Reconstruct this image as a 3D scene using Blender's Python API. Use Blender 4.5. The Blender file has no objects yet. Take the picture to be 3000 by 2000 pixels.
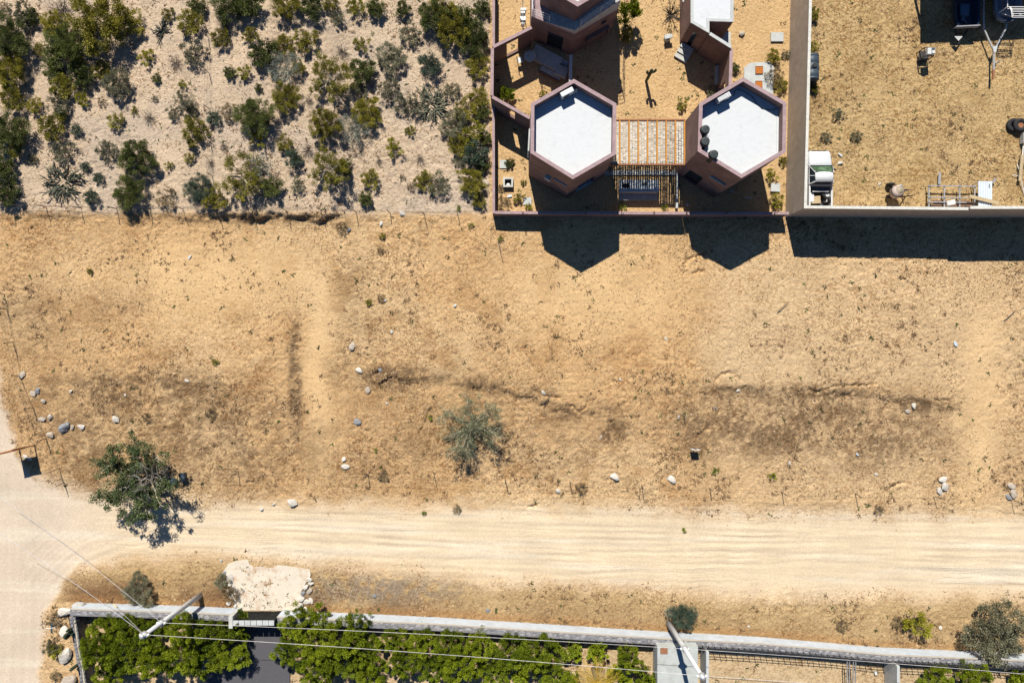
import bpy, bmesh, math, random
import numpy as np
from mathutils import Vector, Matrix

# ------------------------------------------------------------------ camera, sky, sun, exposure
SC = bpy.context.scene
COL = SC.collection
S = 0.0235          # metres on the ground for one photograph pixel
HC = 47.0           # drone height
cam = bpy.data.cameras.new('Camera'); cam.lens = 24.0; cam.sensor_width = 36.0
cam.clip_start = 0.5; cam.clip_end = 3000
camo = bpy.data.objects.new('Camera', cam); COL.objects.link(camo)
camo.location = (0, 0, HC); camo.rotation_euler = (0, 0, 0)
SC.camera = camo

SUND = Vector((0.195, -0.92, -1.0)).normalized()
w = bpy.data.worlds.new('World'); SC.world = w; w.use_nodes = True
nt = w.node_tree; nt.nodes.clear()
sky = nt.nodes.new('ShaderNodeTexSky'); sky.sky_type = 'NISHITA'; sky.sun_disc = False
sky.sun_elevation = math.asin(-SUND.z); sky.sun_rotation = math.atan2(-SUND.x, -SUND.y)
sky.air_density = 1.0; sky.dust_density = 0.0; sky.ozone_density = 10.0
bg = nt.nodes.new('ShaderNodeBackground'); bg.inputs['Strength'].default_value = 0.05
out = nt.nodes.new('ShaderNodeOutputWorld')
nt.links.new(sky.outputs[0], bg.inputs[0]); nt.links.new(bg.outputs[0], out.inputs[0])
sun = bpy.data.lights.new('Sun', 'SUN'); sun.energy = 5.0; sun.angle = math.radians(0.5); sun.color = (1.0, 0.95, 0.86)
suno = bpy.data.objects.new('Sun', sun); COL.objects.link(suno)
suno.rotation_euler = SUND.to_track_quat('-Z', 'Y').to_euler(); suno.location = (0, 30, 60)
SC.view_settings.view_transform = 'Standard'; SC.view_settings.look = 'None'
SC.view_settings.exposure = 0.5; SC.view_settings.gamma = 1.0
SC.render.engine = 'CYCLES'
SC.cycles.max_bounces = 5; SC.cycles.diffuse_bounces = 1; SC.cycles.transparent_max_bounces = 6

R = random.Random(7)
NR = np.random.default_rng(11)

# ------------------------------------------------------------------ placing
def P(px, py, h=0.0):
    """photograph pixel of a point known to stand h metres above the ground -> world"""
    k = (1 - h / HC) * S
    return Vector(((px - 1500) * k, (1000 - py) * k, h))

# ------------------------------------------------------------------ noise
_perm = np.random.default_rng(3).permutation(512)
_grad = np.stack([np.cos(np.arange(512) * 2.399963), np.sin(np.arange(512) * 2.399963)], 1)
def pn(x, y, seed=0):
    x = np.asarray(x, float) + seed * 17.31; y = np.asarray(y, float) - seed * 9.77
    xi = np.floor(x).astype(np.int64); yi = np.floor(y).astype(np.int64)
    xf = x - xi; yf = y - yi
    def g(ix, iy):
        h = _perm[(_perm[ix & 511] + iy) & 511]; return _grad[h]
    u = xf * xf * xf * (xf * (xf * 6 - 15) + 10); v = yf * yf * yf * (yf * (yf * 6 - 15) + 10)
    def d(ix, iy, fx, fy):
        G = g(ix, iy); return G[..., 0] * fx + G[..., 1] * fy
    a = d(xi, yi, xf, yf); b = d(xi + 1, yi, xf - 1, yf); c = d(xi, yi + 1, xf, yf - 1); e = d(xi + 1, yi + 1, xf - 1, yf - 1)
    return ((a + (b - a) * u) * (1 - v) + (c + (e - c) * u) * v) * 1.5
def fbm(x, y, seed=0, o=4):
    s = 0; a = 1.0; f = 1.0
    for i in range(o):
        s = s + a * pn(x * f, y * f, seed + i * 3); a *= 0.5; f *= 2.03
    return s
def sst(a, b, x):
    t = np.clip((x - a) / (b - a), 0, 1); return t * t * (3 - 2 * t)
def box01(a, b, x, s):
    return sst(a - s, a + s, x) * (1 - sst(b - s, b + s, x))

WALLX = [0, 235, 500, 700, 1000, 1300, 1620, 1950, 2207, 2436, 2553, 2808, 3000, 5000]
WALLY = [1755, 1764, 1772, 1780, 1795, 1808, 1829, 1849, 1863, 1882, 1894, 1905, 1913, 2000]
# ------------------------------------------------------------------ the lie of the land (pixels X,Y -> metres)
def zones(X, Y):
    x = X * S; y = Y * S
    wv = 14 * fbm(x * .25, y * .25, 5) ; wf = 9 * fbm(x * .9, y * .9, 8)
    Yw = Y + wv + wf; Xw = X + wv * .7 + wf
    ytop = np.interp(X, [-2000, 0, 130, 350, 700, 1200, 1700, 2300, 3000, 5000], [1300, 1395, 1420, 1455, 1475, 1478, 1490, 1505, 1510, 1530])
    ybot = np.interp(X, [-2000, 120, 330, 520, 700, 930, 1400, 2000, 2500, 3000, 5000], [1600, 1690, 1640, 1625, 1628, 1650, 1700, 1735, 1745, 1750, 1770])
    road = sst(-44, 40, Yw - ytop + 10 * fbm(x * .5, y * 2.0, 17, 3)) * (1 - sst(-46, 44, Yw - ybot))
    xl = np.interp(Y, [-1000, 900, 1100, 1220, 1330, 1400, 1560, 1680, 1800, 2000, 3000], [-200, -60, 5, 20, 45, 110, 300, 210, 130, 118, 60])
    side = (1 - sst(-14, 18, Xw - xl)) * sst(980, 1080, Y)
    road = np.maximum(road, side)
    trk = np.maximum(box01(895, 980, Xw + (Y - 900) * .02 + wv * .6, 30) * .85 * box01(760, 1400, Y, 140),
                     box01(2830, 2940, Xw * .55 + X * .45 + (Y - 1000) * .07 + wv * 1.2, 48) * .75 * box01(860, 1500, Y, 120))
    sm = np.maximum(trk, 0.9 * np.exp(-((((X - 600) / 330) ** 2 + ((Y - 815) / 120) ** 2)) ** 1.5))
    sm = np.maximum(sm, .85 * np.exp(-((((X - 1790) / 270) ** 2 + ((Y - 850) / 150) ** 2)) ** 1.5))
    scrub = (1 - sst(612, 640, Y + wf * .8)) * (1 - sst(1425, 1445, X))
    yard = sst(2345, 2365, X) * (1 - sst(600, 625, Y))
    hexlot = box01(1440, 2345, X, 8) * (1 - sst(615, 630, Y))
    wall = np.interp(X, WALLX, WALLY)
    verge = sst(0, 30, Yw - ybot) * (1 - sst(-4, 4, Y - wall)) * sst(150, 240, X)
    inner = sst(-2, 6, Y - wall) * sst(235, 245, X)
    return road, sm, scrub, yard, hexlot, verge, inner, wall

def banks(X, Y):
    x = X * S; y = Y * S
    wn = 11 * fbm(x * .5, y * .5, 21) + 9 * fbm(x * 1.6, y * 1.6, 31, 3)
    z = 0
    def bank(xs, ys, x0, x1, drop, wd, back=260, fx=60):
        yl = np.interp(X, xs, ys) + wn
        up = 1 - sst(-wd, wd, Y - yl)
        fade = sst(-back * 2.2, -back * .2, Y - yl)
        return drop * up * fade * box01(x0, x1, X, fx) * (.25 + .75 * sst(-.35, .45, pn(x * .45 + drop * 9, x * 0 + 3.3, 44)))
    z = z + bank([0, 1000], [640, 636], -900, 1010, 1, 9, 2000, 30) * np.interp(X, [-500, 100, 500, 700, 960, 1020], [.06, .1, .16, .42, .42, .1])
    z = z + bank([1050, 1300, 1450, 1620, 1760, 1850], [1106, 1112, 1140, 1185, 1222, 1260], 1080, 1835, .24, 13)
    z = z + bank([2040, 2300, 2500, 2800], [1132, 1140, 1150, 1186], 2080, 2800, .25, 12)
    z = z + bank([100, 700], [1118, 1120], 150, 650, .13, 20)
    xl = 862 + wn
    z = z + .10 * (1 - sst(-10, 10, X - xl)) * sst(500, 840, X) * box01(960, 1330, Y, 40)
    return z

CRACKS = [[(2097, 1116), (2105, 1100), (2125, 1092), (2152, 1091)], [(1131, 1036), (1124, 1066), (1118, 1083), (1094, 1098)], [(1148, 1103), (1111, 1126)], [(1262, 1195), (1252, 1222), (1238, 1252), (1229, 1270)],
          [(1660, 1186), (1679, 1190), (1692, 1206), (1712, 1196), (1720, 1175)], [(2045, 1278), (2058, 1266), (2078, 1250)], [(2008, 770), (2014, 760), (2046, 748), (2068, 744)], [(2030, 800), (2062, 792)], [(1549, 1486), (1572, 1478)],
          [(2597, 1438), (2629, 1418), (2653, 1413)],  [(2150, 1100), (2165, 1110)], [(2600, 1150), (2606, 1170), (2590, 1205)], [(2560, 1125), (2440, 1130), (2390, 1150), (2370, 1138)], [(2740, 1170), (2780, 1172)], [(1790, 1235), (1805, 1262), (1818, 1290)], [(1560, 1140), (1590, 1155), (1640, 1165)]]
TRACKS = [([200, 500, 900, 1500, 2200, 3100], [1560, 1530, 1525, 1545, 1575, 1600]), ([330, 700, 1200, 1800, 2400, 3100], [1500, 1545, 1585, 1600, 1590, 1640]), ([150, 450, 1000, 1700, 3100], [1620, 1560, 1510, 1560, 1560]), ([900, 1400, 2000, 2600, 3100], [1590, 1610, 1650, 1640, 1660]), ([1300, 1800, 2300, 2900], [1640, 1620, 1570, 1530])]
VTRACKS = [([-40, 0, 20, 25, 10], [1100, 1350, 1550, 1800, 2100]), ([-20, 30, 45, 50, 45], [1150, 1400, 1600, 1800, 2100])]
def cracks(X, Y):
    f = np.zeros_like(X); wx = X + 4 * pn(X * .09, Y * .09, 71); wy = Y + 4 * pn(X * .09, Y * .09, 72)
    for c in CRACKS:
        xs = [p[0] for p in c]; ys = [p[1] for p in c]; m = (X > min(xs) - 14) & (X < max(xs) + 14) & (Y > min(ys) - 14) & (Y < max(ys) + 14)
        if not m.any(): continue
        px = wx[m]; py = wy[m]; d = np.full(px.shape, 99.)
        for (ax, ay), (bx, by) in zip(c, c[1:]):
            t = np.clip(((px - ax) * (bx - ax) + (py - ay) * (by - ay)) / ((bx - ax) ** 2 + (by - ay) ** 2), 0, 1); d = np.minimum(d, np.hypot(px - ax - t * (bx - ax), py - ay - t * (by - ay)))
        f[m] = np.maximum(f[m], 1 - sst(1.0, 5.5, d))
    return f
def terrain(X, Y):
    X = np.asarray(X, float); Y = np.asarray(Y, float)
    road, sm, scrub, yard, hexlot, verge, inner, wall = zones(X, Y)
    x = (X - 1500) * S; y = (1000 - Y) * S
    rough = np.clip(1 - road * .95 - sm * .75 - hexlot * .55 - inner * .5, .06, 1)
    lump = .035 * pn(x * 1.3, y * 1.5, 1) + .075 * (.35 - np.abs(pn(x * 1.9, y * 2.3, 2))) + .050 * (.3 - np.abs(pn(x * 3.4, y * 3.9, 4))) + .02 * pn(x * 4.3, y * 4.3, 6)
    dens = .55 + .6 * sst(-.2, .5, fbm(x * .12, y * .12, 40))
    z = .07 * pn(x * .13, y * .13, 9) + rough * dens * lump
    # wheel ruts running with the road
    t = (Y - 1540 - (X - 500) * .028)
    z = z + road * (.020 * pn(x * .10, t * .05, 12) + .018 * pn(x * .07, (t + 9 * pn(x * .08, t * .01, 3)) * .12, 13)) * sst(250, 420, X)
    t2 = X
    z = z + road * (.015 * pn(t2 * .06, y * .12, 14)) * (1 - sst(150, 330, X))
    z = z + sm * .012 * pn(X * .09, y * .35, 15)
    z = z + banks(X, Y) - .17 * cracks(X, Y)
    for xs, ys in TRACKS:
        yt = np.interp(X, xs, ys)
        for o in (0, 58): d = (Y - yt - o + 3 * pn(X * .012, X * 0 + o, 18)) ; z = z + road * (-.017 * np.exp(-(d / 5) ** 2) + .009 * np.exp(-((d - 10) / 5) ** 2) + .006 * np.exp(-((d + 10) / 5) ** 2)) * (.1 + .9 * sst(-.3, .4, pn(X * .006, X * 0 + ys[0], 19))) * ((X > xs[0]) & (X < xs[-1]))
    for xs, ys in VTRACKS:
        xt = np.interp(Y, ys, xs)
        for o in (0, 58): d = X - xt - o + 3 * pn(Y * .012, Y * 0 + o, 20); z = z + road * (-.016 * np.exp(-(d / 5) ** 2) + .008 * np.exp(-((d - 11) / 5) ** 2)) * ((Y > ys[0]) & (Y < ys[-1]))
    rr = np.hypot(X - 430, (Y - 1930)); z = z + .022 * pn(rr * .075, np.arctan2(Y - 1930, X - 430) * 2.5, 16) * box01(70, 430, X, 40) * box01(1560, 1720, Y, 40)
    # level building plots, raised garden behind the retaining wall
    z = z * (1 - .75 * np.clip(hexlot + yard * .4, 0, 1))
    z = z + .3 * sst(0, 8, Y - wall - 18) * sst(1905, 1925, X)
    return z
def zt(v):
    return float(terrain(np.array([v.x / S + 1500]), np.array([1000 - v.y / S]))[0])
def G(px, py, dz=0.0):
    v = P(px, py); v.z = zt(v) + dz; return v

# ------------------------------------------------------------------ materials
MATS = {}
def new_mat(name):
    m = bpy.data.materials.new(name); m.use_nodes = True
    n = m.node_tree.nodes; n.clear()
    o = n.new('ShaderNodeOutputMaterial'); b = n.new('ShaderNodeBsdfPrincipled')
    m.node_tree.links.new(b.outputs[0], o.inputs[0])
    return m, n, m.node_tree.links, b
def mat(name, col, rough=.8, metal=0., var=.25, scale=3., bump=0., bscale=20., spec=.3, dirt=None, dscale=1.2, dth=.48):
    if name in MATS: return MATS[name]
    m, n, l, b = new_mat(name)
    tc = n.new('ShaderNodeTexCoord')
    no = n.new('ShaderNodeTexNoise'); no.inputs['Scale'].default_value = scale; no.inputs['Detail'].default_value = 6; no.inputs['Roughness'].default_value = .65
    l.new(tc.outputs['Object'], no.inputs['Vector'])
    mr = n.new('ShaderNodeMapRange'); mr.inputs[1].default_value = .3; mr.inputs[2].default_value = .7
    mr.inputs[3].default_value = 1 - var; mr.inputs[4].default_value = 1 + var
    l.new(no.outputs[0], mr.inputs[0])
    mx = n.new('ShaderNodeMix'); mx.data_type = 'RGBA'; mx.blend_type = 'MULTIPLY'; mx.inputs[0].default_value = 1
    mx.inputs[6].default_value = (*col, 1); l.new(mr.outputs[0], mx.inputs[7])
    c = mx.outputs[2]
    if dirt:
        n2 = n.new('ShaderNodeTexNoise'); n2.inputs['Scale'].default_value = dscale; n2.inputs['Detail'].default_value = 8; n2.inputs['Roughness'].default_value = .7
        l.new(tc.outputs['Object'], n2.inputs['Vector'])
        r2 = n.new('ShaderNodeMapRange'); r2.inputs[1].default_value = dth; r2.inputs[2].default_value = dth + .2; r2.inputs[3].default_value = 0; r2.inputs[4].default_value = .8
        l.new(n2.outputs[0], r2.inputs[0])
        m2 = n.new('ShaderNodeMix'); m2.data_type = 'RGBA'; l.new(r2.outputs[0], m2.inputs[0]); l.new(c, m2.inputs[6]); m2.inputs[7].default_value = (*dirt, 1)
        c = m2.outputs[2]
    l.new(c, b.inputs['Base Color'])
    b.inputs['Roughness'].default_value = rough; b.inputs['Metallic'].default_value = metal
    b.inputs['Specular IOR Level'].default_value = spec
    if bump:
        n3 = n.new('ShaderNodeTexNoise'); n3.inputs['Scale'].default_value = bscale; n3.inputs['Detail'].default_value = 5
        l.new(tc.outputs['Object'], n3.inputs['Vector'])
        bp = n.new('ShaderNodeBump'); bp.inputs['Strength'].default_value = .6; bp.inputs['Distance'].default_value = bump
        l.new(n3.outputs[0], bp.inputs['Height']); l.new(bp.outputs[0], b.inputs['Normal'])
    MATS[name] = m; return m
def tint_mat(name, lo, hi, rough=.65, transl=.0, mid=None):
    """colour of each leaf or stick from its own face attribute"""
    if name in MATS: return MATS[name]
    m, n, l, b = new_mat(name)
    a = n.new('ShaderNodeAttribute'); a.attribute_name = 'tint'
    oi = n.new('ShaderNodeObjectInfo')
    ad = n.new('ShaderNodeMath'); ad.operation = 'MULTIPLY_ADD'; ad.inputs[1].default_value = .36; ad.inputs[2].default_value = -.18
    l.new(oi.outputs['Random'], ad.inputs[0])
    sm = n.new('ShaderNodeMath'); sm.operation = 'ADD'; sm.use_clamp = True
    l.new(a.outputs['Fac'], sm.inputs[0]); l.new(ad.outputs[0], sm.inputs[1])
    cr = n.new('ShaderNodeValToRGB'); cr.color_ramp.elements[0].color = (*lo, 1); cr.color_ramp.elements[1].color = (*hi, 1)
    if mid: e = cr.color_ramp.elements.new(.5); e.color = (*mid, 1)
    l.new(sm.outputs[0], cr.inputs[0]); l.new(cr.outputs[0], b.inputs['Base Color'])
    b.inputs['Roughness'].default_value = rough; b.inputs['Specular IOR Level'].default_value = .25
    if transl:
        t = n.new('ShaderNodeBsdfTranslucent'); l.new(cr.outputs[0], t.inputs['Color'])
        mx = n.new('ShaderNodeMixShader'); mx.inputs[0].default_value = transl
        l.new(b.outputs[0], mx.inputs[1]); l.new(t.outputs[0], mx.inputs[2])
        o = [q for q in n if q.type == 'OUTPUT_MATERIAL'][0]; l.new(mx.outputs[0], o.inputs[0])
    MATS[name] = m; return m

def soil_material():
    m, n, l, b = new_mat('soil')
    a = n.new('ShaderNodeAttribute'); a.attribute_name = 'soil'
    rg = n.new('ShaderNodeAttribute'); rg.attribute_name = 'litter'
    tc = n.new('ShaderNodeTexCoord')
    def noise(sc, det=5, ro=.6, dist=0., vec=None):
        q = n.new('ShaderNodeTexNoise'); q.inputs['Scale'].default_value = sc; q.inputs['Detail'].default_value = det
        q.inputs['Roughness'].default_value = ro; q.inputs['Distortion'].default_value = dist
        l.new(vec or tc.outputs['Object'], q.inputs['Vector']); return q
    def rng(src, a0, a1, b0, b1):
        q = n.new('ShaderNodeMapRange'); q.inputs[1].default_value = a0; q.inputs[2].default_value = a1
        q.inputs[3].default_value = b0; q.inputs[4].default_value = b1; l.new(src, q.inputs[0]); return q.outputs[0]
    def mul(c1, f):
        q = n.new('ShaderNodeMix'); q.data_type = 'RGBA'; q.blend_type = 'MULTIPLY'; q.inputs[0].default_value = 1
        l.new(c1, q.inputs[6]); l.new(f, q.inputs[7]); return q.outputs[2]
    big = noise(.35, 6, .6); fine = noise(7., 4, .7); grain = noise(26., 3, .7)
    c = mul(a.outputs['Color'], rng(big.outputs[0], .3, .7, .90, 1.09))
    c = mul(c, rng(fine.outputs[0], .3, .7, .86, 1.12))
    c = mul(c, rng(grain.outputs[0], .3, .7, .90, 1.09))
    # dead plant litter trodden into the sand
    sq = noise(3.4, 5, .62, 1.6); sq2 = noise(.5, 4, .6)
    f1 = rng(sq.outputs[0], .49, .57, 0, 1)
    mm = n.new('ShaderNodeMath'); mm.operation = 'MULTIPLY'; l.new(f1, mm.inputs[0]); l.new(rg.outputs['Fac'], mm.inputs[1])
    m3 = n.new('ShaderNodeMath'); m3.operation = 'MULTIPLY'; l.new(mm.outputs[0], m3.inputs[0]); l.new(rng(sq2.outputs[0], .35, .65, .35, .95), m3.inputs[1])
    mx = n.new('ShaderNodeMix'); mx.data_type = 'RGBA'; l.new(m3.outputs[0], mx.inputs[0]); l.new(c, mx.inputs[6])
    dk = n.new('ShaderNodeMix'); dk.data_type = 'RGBA'; dk.blend_type = 'MULTIPLY'; dk.inputs[0].default_value = 1
    l.new(c, dk.inputs[6]); dk.inputs[7].default_value = (.58, .48, .39, 1); l.new(dk.outputs[2], mx.inputs[7])
    l.new(mx.outputs[2], b.inputs['Base Color']); b.inputs['Roughness'].default_value = .95; b.inputs['Specular IOR Level'].default_value = .1
    b1 = noise(5., 6, .72, .6)
    bp = n.new('ShaderNodeBump'); bp.inputs['Strength'].default_value = 1.0; bp.inputs['Distance'].default_value = .21
    hm = n.new('ShaderNodeMath'); hm.operation = 'MULTIPLY'; l.new(b1.outputs[0], hm.inputs[0])
    rr = n.new('ShaderNodeAttribute'); rr.attribute_name = 'rough'; l.new(rr.outputs['Fac'], hm.inputs[1])
    rd = n.new('ShaderNodeAttribute'); rd.attribute_name = 'track'
    mp = n.new('ShaderNodeMapping'); mp.inputs['Rotation'].default_value = (0, 0, .03); mp.inputs['Scale'].default_value = (.13, 3.4, 1)
    wv = noise(.35, 3, .5); va = n.new('ShaderNodeVectorMath'); va.operation = 'MULTIPLY_ADD'; l.new(wv.outputs['Color'], va.inputs[0]); va.inputs[1].default_value = (0, .9, 0); l.new(tc.outputs['Object'], va.inputs[2])
    l.new(va.outputs[0], mp.inputs['Vector']); rt = noise(1., 5, .62, .3, mp.outputs[0])
    mk = noise(.16, 3, .5); mkr = rng(mk.outputs[0], .42, .62, .05, 1.); rt2 = n.new('ShaderNodeMath'); rt2.operation = 'MULTIPLY'; l.new(rt.outputs[0], rt2.inputs[0]); l.new(mkr, rt2.inputs[1])
    rm = n.new('ShaderNodeMath'); rm.operation = 'MULTIPLY'; l.new(rt2.outputs[0], rm.inputs[0]); l.new(rd.outputs['Fac'], rm.inputs[1])
    ah = n.new('ShaderNodeMath'); ah.operation = 'MULTIPLY_ADD'; l.new(rm.outputs[0], ah.inputs[0]); ah.inputs[1].default_value = .34; l.new(hm.outputs[0], ah.inputs[2])
    l.new(ah.outputs[0], bp.inputs['Height']); l.new(bp.outputs[0], b.inputs['Normal'])
    return m

# ------------------------------------------------------------------ mesh building
class MB:
    def __init__(s): s.v = []; s.f = []; s.t = []
    def add(s, vs, fs, tint=None):
        o = len(s.v); s.v += [tuple(q) for q in vs]; s.f += [tuple(i + o for i in f) for f in fs]
        s.t += [(.5 if tint is None else tint)] * len(fs); return s
    def hexa(s, q, z0, z1, tint=None):
        """four ground points (any winding), from z0 to z1"""
        q = [Vector((p[0], p[1])) for p in q]
        ar = sum(q[i].x * q[(i + 1) % 4].y - q[(i + 1) % 4].x * q[i].y for i in range(4))
        if ar < 0: q = q[::-1]
        zz0 = z0 if hasattr(z0, '__len__') else [z0] * 4; zz1 = z1 if hasattr(z1, '__len__') else [z1] * 4
        v = [(q[i].x, q[i].y, zz0[i]) for i in range(4)] + [(q[i].x, q[i].y, zz1[i]) for i in range(4)]
        return s.add(v, [(3, 2, 1, 0), (4, 5, 6, 7), (0, 1, 5, 4), (1, 2, 6, 5), (2, 3, 7, 6), (3, 0, 4, 7)], tint)
    def box(s, c, d, rz=0., tint=None, rx=0., ry=0.):
        m = Matrix.Translation(Vector(c)) @ Matrix.Rotation(rz, 4, 'Z') @ Matrix.Rotation(ry, 4, 'Y') @ Matrix.Rotation(rx, 4, 'X')
        x, y, z = d[0] / 2, d[1] / 2, d[2] / 2
        v = [m @ Vector(p) for p in [(-x, -y, -z), (x, -y, -z), (x, y, -z), (-x, y, -z), (-x, -y, z), (x, -y, z), (x, y, z), (-x, y, z)]]
        return s.add(v, [(3, 2, 1, 0), (4, 5, 6, 7), (0, 1, 5, 4), (1, 2, 6, 5), (2, 3, 7, 6), (3, 0, 4, 7)], tint)
    def bar(s, a, b, wd, ht=None, tint=None):
        a = Vector(a); b = Vector(b); ht = ht or wd; d = (b - a)
        if d.length < 1e-6: return s
        d.normalize(); up = Vector((0, 0, 1))
        if abs(d.z) > .95: up = Vector((0, 1, 0))
        x = d.cross(up).normalized(); y = x.cross(d)
        v = []
        for p in (a, b):
            v += [p - x * wd / 2 - y * ht / 2, p + x * wd / 2 - y * ht / 2, p + x * wd / 2 + y * ht / 2, p - x * wd / 2 + y * ht / 2]
        return s.add(v, [(0, 1, 2, 3), (7, 6, 5, 4), (0, 4, 5, 1), (1, 5, 6, 2), (2, 6, 7, 3), (3, 7, 4, 0)], tint)
    def tube(s, pts, rad, n=6, cap=True, tint=None):
        pts = [Vector(p) for p in pts]
        rad = rad if hasattr(rad, '__len__') else [rad] * len(pts)
        v = []; f = []; prev = None
        for i, p in enumerate(pts):
            d = (pts[min(i + 1, len(pts) - 1)] - pts[max(i - 1, 0)]).normalized()
            if prev is None:
                x = d.cross(Vector((0, 0, 1)) if abs(d.z) < .9 else Vector((0, 1, 0))).normalized()
            else: x = (prev - d * prev.dot(d)).normalized()
            prev = x; y = d.cross(x)
            for j in range(n):
                a = 2 * math.pi * j / n; v.append(p + (x * math.cos(a) + y * math.sin(a)) * rad[i])
        for i in range(len(pts) - 1):
            for j in range(n):
                f.append((i * n + j, i * n + (j + 1) % n, (i + 1) * n + (j + 1) % n, (i + 1) * n + j))
        if cap: f.append(tuple(range(n))[::-1]); f.append(tuple((len(pts) - 1) * n + j for j in range(n)))
        return s.add(v, f, tint)
    def prism(s, poly, z0, z1, tint=None):
        n = len(poly); q = [Vector((p[0], p[1])) for p in poly]
        ar = sum(q[i].x * q[(i + 1) % n].y - q[(i + 1) % n].x * q[i].y for i in range(n))
        if ar < 0: q = q[::-1]
        v = [(p.x, p.y, z0) for p in q] + [(p.x, p.y, z1) for p in q]
        f = [tuple(range(n))[::-1], tuple(range(n, 2 * n))] + [(i, (i + 1) % n, n + (i + 1) % n, n + i) for i in range(n)]
        return s.add(v, f, tint)
    def lathe(s, c, prof, n=16, axis='Z', rz=0., tint=None):
        """prof: (radius, height) pairs"""
        m = Matrix.Translation(Vector(c)) @ Matrix.Rotation(rz, 4, 'Z')
        if axis == 'X': m = m @ Matrix.Rotation(math.pi / 2, 4, 'Y')
        if axis == 'Y': m = m @ Matrix.Rotation(-math.pi / 2, 4, 'X')
        v = []; f = []
        for r, z in prof:
            for j in range(n):
                a = 2 * math.pi * j / n; v.append(m @ Vector((r * math.cos(a), r * math.sin(a), z)))
        for i in range(len(prof) - 1):
            for j in range(n): f.append((i * n + j, i * n + (j + 1) % n, (i + 1) * n + (j + 1) % n, (i + 1) * n + j))
        f.append(tuple(range(n))[::-1]); f.append(tuple((len(prof) - 1) * n + j for j in range(n)))
        return s.add(v, f, tint)
    def mesh(s, name, m, smooth=False):
        me = bpy.data.meshes.new(name); me.from_pydata(s.v, [], s.f); me.validate()
        at = me.attributes.new('tint', 'FLOAT', 'FACE')
        if len(me.polygons) == len(s.t): at.data.foreach_set('value', s.t)
        if m: me.materials.append(m)
        if smooth: me.polygons.foreach_set('use_smooth', [True] * len(me.polygons))
        me.update(); return me
    def build(s, name, m, parent=None, smooth=False, bevel=0.):
        o = bpy.data.objects.new(name, s.mesh(name, m, smooth)); COL.objects.link(o)
        if parent: o.parent = parent; o.matrix_parent_inverse = parent.matrix_world.inverted() if False else Matrix.Translation(-parent.location)
        if bevel:
            b = o.modifiers.new('bevel', 'BEVEL'); b.width = bevel; b.segments = 2; b.limit_method = 'ANGLE'
        return o
# parts are written in world coordinates; an Empty has location only, so the inverse is a translation
def link(name, me, parent=None, loc=(0, 0, 0), rz=0., sc=(1, 1, 1)):
    o = bpy.data.objects.new(name, me); COL.objects.link(o); o.location = loc; o.rotation_euler = (0, 0, rz); o.scale = sc
    if parent: o.parent = parent
    return o
def tag(o, label, cat, group=None, kind=None):
    if label: o['label'] = label
    if cat: o['category'] = cat
    if group: o['group'] = group
    if kind: o['kind'] = kind
    return o
def thing(name, label, cat, loc, group=None):
    o = bpy.data.objects.new(name, None); COL.objects.link(o); o.location = loc; o.empty_display_size = .2
    return tag(o, label, cat, group)
def structure(name, mb, m, z=None):
    o = mb.build(name, m); o['kind'] = 'structure'; return o
ORD = ['first', 'second', 'third', 'fourth', 'fifth', 'sixth', 'seventh', 'eighth', 'ninth', 'tenth', 'eleventh', 'twelfth',
       'thirteenth', 'fourteenth', 'fifteenth', 'sixteenth', 'seventeenth', 'eighteenth', 'nineteenth', 'twentieth', 'twenty-first', 'twenty-second', 'twenty-third', 'twenty-fourth', 'twenty-fifth']

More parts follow.
